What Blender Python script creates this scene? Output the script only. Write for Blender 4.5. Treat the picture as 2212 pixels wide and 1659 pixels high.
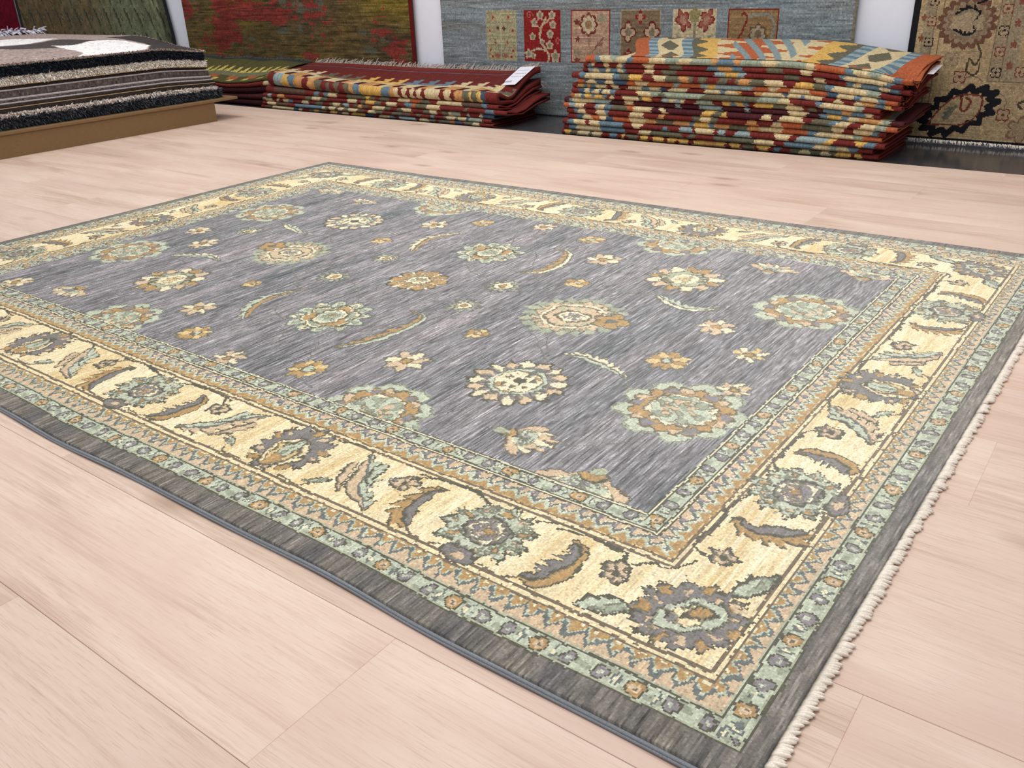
import bpy, math, random
import numpy as np
from mathutils import Matrix, Vector

for o in list(bpy.data.objects):
    bpy.data.objects.remove(o, do_unlink=True)
SC = bpy.context.scene
COL = SC.collection
rng = np.random.default_rng(7)
random.seed(7)
R = math.radians

# ------------------------------------------------------------------ camera
CAM_H = 0.787
F_PX, AZ, PITCH, ROLL = 1858.6, R(37.376), R(25.678), R(-2.202)
cam_d = bpy.data.cameras.new('camera')
cam_d.sensor_fit = 'HORIZONTAL'
cam_d.sensor_width = 36.0
cam_d.lens = F_PX * 36.0 / 2212.0
cam_d.clip_start = 0.02
cam = bpy.data.objects.new('camera', cam_d)
COL.objects.link(cam)
fwd = Vector((-math.sin(AZ) * math.cos(PITCH), math.cos(AZ) * math.cos(PITCH), -math.sin(PITCH)))
rgt = Vector((math.cos(AZ), math.sin(AZ), 0))
upv = rgt.cross(fwd)
r2 = math.cos(ROLL) * rgt + math.sin(ROLL) * upv
u2 = -math.sin(ROLL) * rgt + math.cos(ROLL) * upv
M = Matrix((r2, u2, -fwd)).transposed().to_4x4()
M.translation = (0, 0, CAM_H)
cam.matrix_world = M
SC.camera = cam

# ------------------------------------------------------------------ light
world = bpy.data.worlds.new('world')
SC.world = world
world.use_nodes = True
bg = world.node_tree.nodes['Background']
bg.inputs[0].default_value = (0.96, 0.97, 1.0, 1)
bg.inputs[1].default_value = 0.47

def area(name, loc, sx, sy, power, color=(1, .96, .92), target=None, spread=180):
    d = bpy.data.lights.new(name, 'AREA')
    d.shape = 'RECTANGLE'; d.size = sx; d.size_y = sy; d.energy = power; d.color = color
    d.spread = R(spread)
    o = bpy.data.objects.new(name, d); COL.objects.link(o)
    o.location = loc
    if target is not None:
        o.rotation_euler = (Vector(target) - Vector(loc)).to_track_quat('-Z', 'Y').to_euler()
    return o

area('ceiling_light', (-0.9, 0.9, 2.75), 2.4, 0.6, 38)
area('ceiling_light.001', (-1.2, 2.6, 2.75), 2.4, 0.6, 34)
area('ceiling_light.002', (-4.4, 2.6, 2.75), 2.4, 0.6, 36)
area('wall_fill_light', (-2.6, 3.4, 2.75), 5.0, 0.3, 16)  # added fill strip that brightens the back wall, not a fixture of the shop
area('ceiling_light.003', (-7.6, 3.0, 2.75), 2.4, 0.6, 18)

SC.view_settings.view_transform = 'Standard'
SC.view_settings.look = 'None'
SC.view_settings.exposure = 0.0
SC.view_settings.gamma = 1.0
SC.view_settings.use_curve_mapping = False

# ------------------------------------------------------------------ helpers
def lin(c):
    a = np.asarray(c, float) / 255.0
    return np.where(a <= .04045, a / 12.92, ((a + .055) / 1.055) ** 2.4)

def tag(o, label=None, cat=None, group=None, kind=None):
    if label: o['label'] = label
    if cat: o['category'] = cat
    if group: o['group'] = group
    if kind: o['kind'] = kind
    return o

def empty(name, loc=(0, 0, 0)):
    o = bpy.data.objects.new(name, None); COL.objects.link(o)
    o.location = loc; o.empty_display_size = .1
    return o

def link(name, me, parent=None, mat=None):
    o = bpy.data.objects.new(name, me); COL.objects.link(o)
    if parent is not None: o.parent = parent
    if mat is not None and not me.materials: me.materials.append(mat)
    return o

def mesh(name, v, f, colors=None, smooth=False):
    """v (n,3), f (m,4) quads or list of faces; colors (m,3) linear, one per face"""
    me = bpy.data.meshes.new(name)
    v = np.asarray(v, np.float32)
    if isinstance(f, np.ndarray):
        m, k = f.shape
        me.vertices.add(len(v)); me.vertices.foreach_set('co', v.ravel())
        me.loops.add(m * k); me.loops.foreach_set('vertex_index', f.astype(np.int32).ravel())
        me.polygons.add(m)
        me.polygons.foreach_set('loop_start', np.arange(0, m * k, k, dtype=np.int32))
        me.polygons.foreach_set('loop_total', np.full(m, k, np.int32))
        me.update(calc_edges=True)
    else:
        me.from_pydata([tuple(map(float, p)) for p in v], [], f); me.update()
        m = len(f)
    if colors is not None:
        at = me.attributes.new('Col', 'FLOAT_COLOR', 'FACE')
        c = np.ones((m, 4), np.float32); c[:, :3] = np.clip(colors, 0, 1)
        at.data.foreach_set('color', c.ravel())
    if smooth:
        me.polygons.foreach_set('use_smooth', np.ones(m, bool))
    return me

def grid_faces(nu, nv, off=0):
    """nu x nv quads, vertex index = j*(nu+1)+i"""
    i, j = np.meshgrid(np.arange(nu), np.arange(nv))
    a = (j * (nu + 1) + i).ravel() + off
    return np.stack([a, a + 1, a + nu + 2, a + nu + 1], 1)

def box_data(x0, x1, y0, y1, z0, z1, ch=0.0):
    """box, top edges chamfered"""
    if ch <= 0:
        v = [(x0, y0, z0), (x1, y0, z0), (x1, y1, z0), (x0, y1, z0), (x0, y0, z1), (x1, y0, z1), (x1, y1, z1), (x0, y1, z1)]
        f = [(3, 2, 1, 0), (4, 5, 6, 7), (0, 1, 5, 4), (1, 2, 6, 5), (2, 3, 7, 6), (3, 0, 4, 7)]
        return v, f
    v = [(x0, y0, z0), (x1, y0, z0), (x1, y1, z0), (x0, y1, z0),
         (x0, y0, z1 - ch), (x1, y0, z1 - ch), (x1, y1, z1 - ch), (x0, y1, z1 - ch),
         (x0 + ch, y0 + ch, z1), (x1 - ch, y0 + ch, z1), (x1 - ch, y1 - ch, z1), (x0 + ch, y1 - ch, z1)]
    f = [(3, 2, 1, 0), (8, 9, 10, 11)]
    for a in range(4):
        b = (a + 1) % 4
        f += [(a, b, b + 4, a + 4), (a + 4, b + 4, b + 8, a + 8)]
    return v, f

def tube(pts, rad, n=8, cap=True):
    pts = np.asarray(pts, float); m = len(pts)
    rad = np.broadcast_to(np.asarray(rad, float), (m,))
    tan = np.gradient(pts, axis=0); tan /= np.linalg.norm(tan, axis=1)[:, None] + 1e-9
    ref = np.array([0, 0, 1.0])
    s = np.cross(tan, ref); bad = np.linalg.norm(s, axis=1) < 1e-3
    s[bad] = np.cross(tan[bad], [1, 0, 0]); s /= np.linalg.norm(s, axis=1)[:, None]
    t = np.cross(s, tan)
    a = np.linspace(0, 2 * np.pi, n, endpoint=False)
    v = (pts[:, None] + rad[:, None, None] * (np.cos(a)[None, :, None] * s[:, None] + np.sin(a)[None, :, None] * t[:, None])).reshape(-1, 3)
    f = []
    for i in range(m - 1):
        for k in range(n):
            b = (k + 1) % n
            f.append((i * n + k, i * n + b, (i + 1) * n + b, (i + 1) * n + k))
    if cap:
        f.append(tuple(range(n - 1, -1, -1))); f.append(tuple((m - 1) * n + k for k in range(n)))
    return v, f

def smoothstep(a, b, x):
    t = np.clip((np.asarray(x, float) - a) / (b - a), 0, 1)
    return t * t * (3 - 2 * t)

# ------------------------------------------------------------------ materials
def new_mat(name):
    m = bpy.data.materials.new(name); m.use_nodes = True
    nt = m.node_tree
    return m, nt, nt.nodes['Principled BSDF']

def N(nt, kind, **kw):
    n = nt.nodes.new(kind)
    for k, v in kw.items():
        if k.startswith('in_'): n.inputs[k[3:].replace('_', ' ')].default_value = v
        else: setattr(n, k, v)
    return n

def fabric_mat(name, bump=.25, scale=900, rough=.95, spec=.12, sheen=0.0, nap=None, aniso=(1, 1, 1), sheen_col=(1, 1, 1)):
    """woven colours come from the per-face attribute; fine pile relief from noise"""
    m, nt, p = new_mat(name)
    at = N(nt, 'ShaderNodeAttribute', attribute_name='Col')
    tc = N(nt, 'ShaderNodeTexCoord'); mp = N(nt, 'ShaderNodeMapping')
    mp.inputs['Scale'].default_value = aniso
    nz = N(nt, 'ShaderNodeTexNoise'); nz.inputs['Scale'].default_value = scale; nz.inputs['Detail'].default_value = 2
    nt.links.new(tc.outputs['Object'], mp.inputs['Vector']); nt.links.new(mp.outputs[0], nz.inputs['Vector'])
    bp = N(nt, 'ShaderNodeBump'); bp.inputs['Strength'].default_value = bump; bp.inputs['Distance'].default_value = .002
    nt.links.new(nz.outputs['Fac'], bp.inputs['Height'])
    nt.links.new(bp.outputs[0], p.inputs['Normal'])
    hs = N(nt, 'ShaderNodeMix', data_type='RGBA', blend_type='MULTIPLY'); hs.inputs['Factor'].default_value = .35
    rp = N(nt, 'ShaderNodeMapRange'); rp.inputs['From Min'].default_value = .3; rp.inputs['From Max'].default_value = .7
    rp.inputs['To Min'].default_value = .6; rp.inputs['To Max'].default_value = 1.25
    nt.links.new(nz.outputs['Fac'], rp.inputs['Value'])
    nt.links.new(at.outputs['Color'], hs.inputs['A']); nt.links.new(rp.outputs[0], hs.inputs['B'])
    nt.links.new(hs.outputs['Result'], p.inputs['Base Color'])
    p.inputs['Roughness'].default_value = rough
    p.inputs['Specular IOR Level'].default_value = spec
    if sheen > 0:
        sh = N(nt, 'ShaderNodeBsdfAnisotropic'); sh.inputs['Roughness'].default_value = .52
        sh.inputs['Color'].default_value = (*[sheen * c for c in sheen_col], 1)
        if nap is not None:      # the combed pile leans towards the room, so its silky sheen shows from that side
            cv = N(nt, 'ShaderNodeCombineXYZ')
            for i in range(3): cv.inputs[i].default_value = nap[i]
            nt.links.new(cv.outputs[0], sh.inputs['Normal'])
        ad = N(nt, 'ShaderNodeAddShader')
        nt.links.new(p.outputs[0], ad.inputs[0]); nt.links.new(sh.outputs[0], ad.inputs[1])
        nt.links.new(ad.outputs[0], nt.nodes['Material Output'].inputs['Surface'])
    return m

def plain_mat(name, rgb, rough=.8, spec=.25, var=.12, scale=60, stretch=(1, 1, 1), bump=.1, obj_var=0.0):
    m, nt, p = new_mat(name)
    tc = N(nt, 'ShaderNodeTexCoord'); mp = N(nt, 'ShaderNodeMapping'); mp.inputs['Scale'].default_value = stretch
    nz = N(nt, 'ShaderNodeTexNoise'); nz.inputs['Scale'].default_value = scale; nz.inputs['Detail'].default_value = 4
    nt.links.new(tc.outputs['Object'], mp.inputs['Vector']); nt.links.new(mp.outputs[0], nz.inputs['Vector'])
    cr = N(nt, 'ShaderNodeValToRGB')
    l = lin(rgb)
    cr.color_ramp.elements[0].position = .3; cr.color_ramp.elements[1].position = .7
    cr.color_ramp.elements[0].color = (*(l * (1 - var)), 1); cr.color_ramp.elements[1].color = (*np.clip(l * (1 + var), 0, 1), 1)
    nt.links.new(nz.outputs['Fac'], cr.inputs['Fac'])
    out = cr.outputs['Color']
    if obj_var:
        oi = N(nt, 'ShaderNodeObjectInfo'); hv = N(nt, 'ShaderNodeHueSaturation')
        mr = N(nt, 'ShaderNodeMapRange'); mr.inputs['To Min'].default_value = 1 - obj_var; mr.inputs['To Max'].default_value = 1 + obj_var
        nt.links.new(oi.outputs['Random'], mr.inputs['Value']); nt.links.new(mr.outputs[0], hv.inputs['Value'])
        nt.links.new(out, hv.inputs['Color']); out = hv.outputs['Color']
    nt.links.new(out, p.inputs['Base Color'])
    p.inputs['Roughness'].default_value = rough; p.inputs['Specular IOR Level'].default_value = spec
    bp = N(nt, 'ShaderNodeBump'); bp.inputs['Strength'].default_value = bump; bp.inputs['Distance'].default_value = .002
    nt.links.new(nz.outputs['Fac'], bp.inputs['Height']); nt.links.new(bp.outputs[0], p.inputs['Normal'])
    return m

def wood_mat():
    m, nt, p = new_mat('whitewashed_oak')
    geo = N(nt, 'ShaderNodeNewGeometry'); oi = N(nt, 'ShaderNodeObjectInfo')
    off = N(nt, 'ShaderNodeVectorMath', operation='SCALE'); off.inputs[0].default_value = (13.1, 7.7, 3.3)
    nt.links.new(oi.outputs['Random'], off.inputs['Scale'])
    add = N(nt, 'ShaderNodeVectorMath', operation='ADD')
    nt.links.new(geo.outputs['Position'], add.inputs[0]); nt.links.new(off.outputs[0], add.inputs[1])
    def noise(scale, detail, rough, dist=0.0):
        mp = N(nt, 'ShaderNodeMapping'); mp.inputs['Scale'].default_value = scale
        n = N(nt, 'ShaderNodeTexNoise'); n.inputs['Scale'].default_value = 1; n.inputs['Detail'].default_value = detail
        n.inputs['Roughness'].default_value = rough; n.inputs['Distortion'].default_value = dist
        nt.links.new(add.outputs[0], mp.inputs['Vector']); nt.links.new(mp.outputs[0], n.inputs['Vector'])
        return n.outputs['Fac']
    broad = noise((1.6, 9, 1), 3, .5, .6)
    grain = noise((4, 120, 1), 5, .7, .8)
    pore = noise((22, 560, 1), 3, .6)
    blotch = noise((2.2, 4.5, 1), 2, .5, .3)
    cr = N(nt, 'ShaderNodeValToRGB')
    e = cr.color_ramp.elements
    e[0].position = .34; e[0].color = (*lin((192, 163, 144)), 1)
    e[1].position = .66; e[1].color = (*lin((229, 208, 192)), 1)
    x = e.new(.5); x.color = (*lin((221, 196, 179)), 1)
    mx = N(nt, 'ShaderNodeMath', operation='MULTIPLY_ADD'); mx.inputs[1].default_value = .55; mx.inputs[2].default_value = 0
    nt.links.new(broad, mx.inputs[0])
    m2 = N(nt, 'ShaderNodeMath', operation='MULTIPLY_ADD'); m2.inputs[1].default_value = .45
    nt.links.new(grain, m2.inputs[0]); nt.links.new(mx.outputs[0], m2.inputs[2])
    nt.links.new(m2.outputs[0], cr.inputs['Fac'])
    # darker pores
    pr = N(nt, 'ShaderNodeMapRange'); pr.inputs['From Min'].default_value = .54; pr.inputs['From Max'].default_value = .74
    pr.inputs['To Min'].default_value = 0; pr.inputs['To Max'].default_value = .42
    nt.links.new(pore, pr.inputs['Value'])
    mixp = N(nt, 'ShaderNodeMix', data_type='RGBA'); mixp.inputs['B'].default_value = (*lin((165, 132, 108)), 1)
    nt.links.new(pr.outputs[0], mixp.inputs['Factor']); nt.links.new(cr.outputs['Color'], mixp.inputs['A'])
    # pinkish blotches
    br = N(nt, 'ShaderNodeMapRange'); br.inputs['From Min'].default_value = .45; br.inputs['From Max'].default_value = .75
    br.inputs['To Max'].default_value = .8
    nt.links.new(blotch, br.inputs['Value'])
    mixb = N(nt, 'ShaderNodeMix', data_type='RGBA'); mixb.inputs['B'].default_value = (*lin((212, 182, 168)), 1)
    nt.links.new(br.outputs[0], mixb.inputs['Factor']); nt.links.new(mixp.outputs['Result'], mixb.inputs['A'])
    # sparse knots
    mp = N(nt, 'ShaderNodeMapping'); mp.inputs['Scale'].default_value = (2.0, 5.5, .01)
    vo = N(nt, 'ShaderNodeTexVoronoi'); vo.inputs['Scale'].default_value = 1.0; vo.inputs['Randomness'].default_value = 1
    wv = N(nt, 'ShaderNodeTexNoise'); wv.inputs['Scale'].default_value = 9
    av = N(nt, 'ShaderNodeMix', data_type='VECTOR'); av.inputs['Factor'].default_value = .03
    nt.links.new(add.outputs[0], av.inputs['A']); nt.links.new(wv.outputs['Color'], av.inputs['B'])
    nt.links.new(add.outputs[0], wv.inputs['Vector'])
    nt.links.new(av.outputs['Result'], mp.inputs['Vector']); nt.links.new(mp.outputs[0], vo.inputs['Vector'])
    kr = N(nt, 'ShaderNodeMapRange'); kr.inputs['From Min'].default_value = .02; kr.inputs['From Max'].default_value = .16
    kr.inputs['To Min'].default_value = .75; kr.inputs['To Max'].default_value = 0
    nt.links.new(vo.outputs['Distance'], kr.inputs['Value'])
    mixk = N(nt, 'ShaderNodeMix', data_type='RGBA'); mixk.inputs['B'].default_value = (*lin((168, 138, 118)), 1)
    nt.links.new(kr.outputs[0], mixk.inputs['Factor']); nt.links.new(mixb.outputs['Result'], mixk.inputs['A'])
    hv = N(nt, 'ShaderNodeHueSaturation')
    mr = N(nt, 'ShaderNodeMapRange'); mr.inputs['To Min'].default_value = .96; mr.inputs['To Max'].default_value = 1.04
    nt.links.new(oi.outputs['Random'], mr.inputs['Value']); nt.links.new(mr.outputs[0], hv.inputs['Value'])
    nt.links.new(mixk.outputs['Result'], hv.inputs['Color'])
    nt.links.new(hv.outputs['Color'], p.inputs['Base Color'])
    p.inputs['Roughness'].default_value = .5; p.inputs['Specular IOR Level'].default_value = .35
    bp = N(nt, 'ShaderNodeBump'); bp.inputs['Strength'].default_value = .06; bp.inputs['Distance'].default_value = .001
    nt.links.new(grain, bp.inputs['Height']); nt.links.new(bp.outputs[0], p.inputs['Normal'])
    return m

def tile_mat():
    m, nt, p = new_mat('polished_dark_stone')
    tc = N(nt, 'ShaderNodeTexCoord'); nz = N(nt, 'ShaderNodeTexNoise'); nz.inputs['Scale'].default_value = 6; nz.inputs['Detail'].default_value = 6
    nt.links.new(tc.outputs['Object'], nz.inputs['Vector'])
    cr = N(nt, 'ShaderNodeValToRGB'); cr.color_ramp.elements[0].color = (*lin((52, 52, 56)), 1); cr.color_ramp.elements[1].color = (*lin((84, 83, 86)), 1)
    nt.links.new(nz.outputs['Fac'], cr.inputs['Fac']); nt.links.new(cr.outputs[0], p.inputs['Base Color'])
    p.inputs['Roughness'].default_value = .16; p.inputs['Specular IOR Level'].default_value = .5
    return m

M_WOOD = wood_mat()
M_TILE = tile_mat()
M_PILE = fabric_mat('knotted_wool', bump=.5, scale=420, sheen=.06, nap=(.02, -.60, .80), spec=.15)
M_KILIM = fabric_mat('flat_woven_wool', bump=.6, scale=260, aniso=(.25, 1, 1))
M_WALLRUG = fabric_mat('hung_pile', bump=.4, scale=300, aniso=(.35, 1, 1))
M_WALL = plain_mat('white_plaster', (231, 235, 248), rough=.9, var=.015, scale=20, bump=.03)
M_SUB = plain_mat('subfloor_tan', (190, 160, 138), rough=.9)  # own tan colour of the base under planks and tiles
M_BOARD = plain_mat('raw_fibreboard', (124, 99, 68), rough=.8, var=.07, scale=40, stretch=(1, 1, 6), bump=.15)
M_CORD = plain_mat('blue_grey_yarn', (142, 148, 155), rough=.9, var=.18, scale=500)
M_FRINGE = plain_mat('ecru_cotton', (242, 232, 218), rough=.95, var=.12, scale=400, obj_var=.06)
M_FRINGE_G = plain_mat('grey_wool_fringe', (172, 160, 152), rough=.95, var=.2, scale=300)
M_FRINGE_D = plain_mat('slate_wool_fringe', (74, 80, 92), rough=.95, var=.2, scale=300)
M_PAPER = plain_mat('white_paper', (232, 232, 244), rough=.7, var=.01)
M_INK = plain_mat('printed_ink', (120, 120, 128), rough=.8, var=.02)

# ------------------------------------------------------------------ the room
PW, PL, Y_SEAM, EDGE_Y = .2435, 1.38, .598, 3.875
TILE_Z, WALL_Y = -.012, 4.47
floor = tag(empty('floor'), kind='structure')
v, f = box_data(-10.6, 3.2, -2.2, EDGE_Y - .001, -.012, -.0018)
link('underlay', mesh('underlay', v, f), floor, M_SUB)
joint = {0: -1.178, 1: -.665, 2: -.137, 5: -.119}   # end joints read off the photograph, by row
plank_me = {}
for k in range(-7, 17):
    y0 = Y_SEAM + (k - 2) * PW
    y1 = min(y0 + PW, EDGE_Y)
    if y1 - y0 < .02: continue
    xj = joint.get(k, (k * .577 % 1.0) * PL)
    n0 = math.floor((-10.5 - xj) / PL)
    for n in range(n0, 9):
        x0 = xj + n * PL
        if x0 > 3.1: break
        x0c, x1c = max(x0, -10.55), min(x0 + PL, 3.15)
        if x1c - x0c < .03: continue
        key = (round(x1c - x0c, 3), round(y1 - y0, 3))
        if key not in plank_me:
            v, f = box_data(0, key[0], 0, key[1], -.0016, 0, .0006)
            me = mesh('plank', v, f); me.materials.append(M_WOOD); plank_me[key] = me
        o = link('plank', plank_me[key], floor)
        o.location = (x0c, y0, 0)
tiles = tag(empty('floor_stone'), kind='structure')
v, f = box_data(-10.6, 3.2, EDGE_Y, WALL_Y, TILE_Z - .02, TILE_Z - .002)
link('mortar_bed', mesh('mortar_bed', v, f), tiles, M_SUB)
tile_me = {}
for i in range(23):
    v, f = box_data(.001, .599, .001, WALL_Y - EDGE_Y - .001, -.01, 0, .001)
    if 'a' not in tile_me:
        me = mesh('stone_tile', v, f); me.materials.append(M_TILE); tile_me['a'] = me
    o = link('stone_tile', tile_me['a'], tiles); o.location = (-10.6 + .6 * i, EDGE_Y, TILE_Z)
v, f = box_data(-10.7, 3.3, WALL_Y, WALL_Y + .12, -.05, 2.9)
tag(link('wall_back', mesh('wall_back', v, f), None, M_WALL), kind='structure')
v, f = box_data(-10.82, -10.7, -2.3, WALL_Y + .12, -.05, 2.9)
tag(link('wall_left', mesh('wall_left', v, f), None, M_WALL), kind='structure')

# ------------------------------------------------------------------ weaving: colours knot by knot
PAL = dict(ivory=(235, 216, 174), gold=(214, 188, 134), field=(127, 125, 127), plum=(112, 107, 100), mint=(188, 195, 173),
           green=(156, 163, 142), ochre=(178, 145, 96), peach=(207, 183, 151), slate=(127, 123, 120), dark=(86, 84, 69), teal=(108, 114, 110),
           cream=(228, 218, 184), grey=(138, 132, 134), brown=(116, 103, 84), vine=(108, 109, 102), sage=(172, 176, 150))
PAL = {k: np.array(v, float) for k, v in PAL.items()}

def pol(x, y): return np.hypot(x, y), np.arctan2(x, y)
def scal(t, n, d, ph=0.0): return 1 - d * (1 - np.abs(np.cos(n * t / 2 + ph)))
def sect(t, n): return np.floor(t * n / (2 * np.pi) + .5).astype(int)

def spline(pts, n=10):
    p = np.asarray(pts, float); p = np.vstack([2 * p[0] - p[1], p, 2 * p[-1] - p[-2]])
    out = []
    for i in range(1, len(p) - 2):
        for t in np.linspace(0, 1, n, endpoint=False):
            a, b, c, d = p[i - 1], p[i], p[i + 1], p[i + 2]
            out.append(.5 * (2 * b + (c - a) * t + (2 * a - 5 * b + 4 * c - d) * t * t + (3 * b - a - 3 * c + d) * t ** 3))
    out.append(p[-2]); return np.array(out)

class Weave:
    def __init__(s, x0, x1, y0, y1, d, base):
        s.nx, s.ny = int(round((x1 - x0) / d)), int(round((y1 - y0) / d))
        s.x0, s.y0 = x0, y0
        s.dx, s.dy = (x1 - x0) / s.nx, (y1 - y0) / s.ny
        s.gx = x0 + (np.arange(s.nx) + .5) * s.dx; s.gy = y0 + (np.arange(s.ny) + .5) * s.dy
        s.X, s.Y = np.meshgrid(s.gx, s.gy)
        s.c = np.empty((s.ny, s.nx, 3)); s.c[:] = base
        s.clip = None; s.wob = None; s.mark = np.zeros((s.ny, s.nx), bool)
    def win(s, xa, xb, ya, yb):
        i0 = max(int((xa - s.x0) / s.dx), 0); i1 = min(int((xb - s.x0) / s.dx) + 2, s.nx)
        j0 = max(int((ya - s.y0) / s.dy), 0); j1 = min(int((yb - s.y0) / s.dy) + 2, s.ny)
        return slice(j0, max(j1, j0)), slice(i0, max(i1, i0))
    def put(s, sl, m, col):
        if s.clip is not None: m = m & s.clip[sl]
        s.c[sl][m] = PAL[col] if isinstance(col, str) else col
        s.mark[sl][m] = True
    def stamp(s, cx, cy, ang, sx, sy, fn):
        r = 1.5 * max(abs(sx), abs(sy)); sl = s.win(cx - r, cx + r, cy - r, cy + r)
        if s.c[sl].size == 0: return
        dx, dy = s.X[sl] - cx, s.Y[sl] - cy; c, n = math.cos(ang), math.sin(ang)
        if s.wob is not None: dx = dx + s.wob[0][sl]; dy = dy + s.wob[1][sl]
        for m, col in fn((dx * c + dy * n) / sx, (-dx * n + dy * c) / sy): s.put(sl, m, col)
    def near(s, pts, pad):
        p = np.asarray(pts, float)
        sl = s.win(p[:, 0].min() - pad, p[:, 0].max() + pad, p[:, 1].min() - pad, p[:, 1].max() + pad)
        X, Y = s.X[sl], s.Y[sl]
        if s.wob is not None: X = X + s.wob[0][sl] * .7; Y = Y + s.wob[1][sl] * .7
        if X.size == 0: return sl, X, X, X
        best = np.full(X.shape, 1e9); sd = np.zeros(X.shape); tt = np.zeros(X.shape)
        seg = np.hypot(*np.diff(p, axis=0).T); cum = np.concatenate([[0], np.cumsum(seg)]); L = cum[-1] + 1e-9
        for i in range(len(p) - 1):
            d = p[i + 1] - p[i]; q = d @ d + 1e-12
            t = np.clip(((X - p[i, 0]) * d[0] + (Y - p[i, 1]) * d[1]) / q, 0, 1)
            ex, ey = X - p[i, 0] - t * d[0], Y - p[i, 1] - t * d[1]
            dd = np.hypot(ex, ey); b = dd < best
            best[b] = dd[b]; sd[b] = (np.sign(d[0] * ey - d[1] * ex) * dd)[b]; tt[b] = ((cum[i] + t * seg[i]) / L)[b]
        return sl, best, sd, tt
    def line(s, pts, w, col, smooth=True):
        p = spline(pts, 8) if smooth and len(pts) > 2 else np.asarray(pts, float)
        sl, d, sd, t = s.near(p, w)
        if d.size: s.put(sl, d < w / 2, col)
    def leaf(s, pts, w, ca, cb, out='dark', o=.0035, teeth=0, mid=None, peak=.6):
        p = spline(pts, 8); sl, d, sd, t = s.near(p, w * 1.6 + o)
        if d.size == 0: return
        prof = w * np.clip(np.sin(np.pi * np.clip(t, 0, 1) ** peak), 0, 1) ** .8
        tooth = 1.1 - .75 * ((t * teeth) % 1) if teeth else 1.0
        wa = prof * np.where(sd > 0, tooth, .62)
        if out: s.put(sl, d < wa + o * (prof > w * .02), out)
        s.put(sl, (d < wa) & (sd > 0), ca); s.put(sl, (d < wa) & (sd <= 0), cb)
        if mid: s.put(sl, (d < .0022) & (prof > w * .2), mid)

def flecks(x, y, k, th): return np.sin(x * 7.1 * k + 3 * np.sin(y * 5.3 * k)) * np.sin(y * 8.3 * k + 2 * np.sin(x * 4.7 * k)) > th

# --- motifs, each in a unit circle; "up" is +y
def m_sunburst(x, y):
    r, t = pol(x, y); q = sect(t, 16) % 2
    s = scal(t, 16, .22); s2 = scal(t, 16, .3, np.pi / 2)
    yield r < 1.06 * s, 'dark'
    yield (r < .98 * s) & (q == 0), 'peach'
    yield (r < .98 * s) & (q == 1), 'cream'
    yield (r < .80 * s2) & (r > .5), 'grey'
    yield (np.abs(((t * 16 / (2 * np.pi)) % 1) - .5) < .06) & (r < .9) & (r > .6), 'brown'
    yield r < .60, 'teal'
    yield r < .57, 'mint'
    yield r < .48, 'brown'
    yield r < .455, 'cream'
    yield (r < .45) & (r > .33) & flecks(x, y, 1.5, .35), 'ochre'
    yield (np.hypot(x, y - .02) < .13), 'dark'
    for a in range(6): yield np.hypot(x - .28 * math.sin(a), y - .28 * math.cos(a)) < .055, 'brown'
    yield (np.abs(x) < .05) & (y > .35) & (y < .72), 'teal'

def m_lotus(x, y):
    r, t = pol(x, y); q = sect(t, 18) % 3
    yield r < 1.08 * scal(t, 9, .18), 'green'
    yield r < 1.03 * scal(t, 9, .18), 'mint'
    s = scal(t, 18, .14)
    yield r < .86 * s, 'brown'
    yield (r < .83 * s), 'ochre'
    yield (r < .80 * s) & (q == 1) & (r > .62), 'grey'
    yield (r < .82 * s) & (q == 2) & (r > .66), 'peach'
    yield r < .585 * scal(t, 12, .1), 'teal'
    yield r < .56 * scal(t, 12, .1), 'cream'
    yield r < .50 * scal(t, 8, .1), 'mint'
    yield (r < .48) & flecks(x, y, 1.1, .38), 'green'
    yield (r < .36) & flecks(x + .3, y, 1.6, .45), 'peach'
    yield (r < .30) & flecks(x, y + .7, 1.9, .5), 'ochre'

def m_diamond(x, y):
    r, t = pol(x, y); s = scal(t, 12, .30); k = np.abs(((t * 12 / (2 * np.pi) + .5) % 1) - .5)
    yield r < 1.08 * s, 'teal'
    yield r < 1.0 * s, 'mint'
    yield (r < .95 * s) & (sect(t, 12) % 2 == 0) & (k < .26), 'cream'
    yield (r < .86 * s) & (k < .12), 'green'
    h = scal(t, 6, .22, .3)
    yield r < .74 * h, 'dark'
    yield r < .69 * h, 'cream'
    yield (r < .64 * h) & (sect(t, 6) % 2 == 0), 'ochre'
    yield (r < .60 * h) & (sect(t, 6) % 2 == 1), 'green'
    e = np.hypot(x / .34, y / .42)
    yield e < 1.12, 'dark'
    yield e < 1.0, 'cream'
    yield e < .8, 'mint'
    yield (e < .62) & flecks(x, y, 2.2, .1), 'green'
    yield np.hypot(x, y - .06) < .07, 'ochre'

def m_peach(x, y):
    r, t = pol(x, y); s = scal(t, 20, .16)
    yield r < 1.05 * s, 'green'
    yield (r < 1.0 * s) & (sect(t, 20) % 2 == 0), 'sage'
    yield r < .86 * scal(t, 20, .2, np.pi / 2), 'brown'
    yield r < .83 * scal(t, 20, .2, np.pi / 2), 'peach'
    yield (r < .8) & (r > .62) & flecks(x, y, 2.2, .3), 'green'
    yield (r < .64) & (r > .56), 'cream'
    yield (r < .55) & (r > .52), 'brown'
    yield r < .52, 'peach'
    yield (r < .5) & flecks(x, y, 1.8, .35), 'sage'
    e = np.hypot(x / .3, y / .36)
    yield e < 1, 'brown'
    yield e < .84, 'cream'
    yield (e < .6) & flecks(x, y, 3, .1), 'grey'

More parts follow.
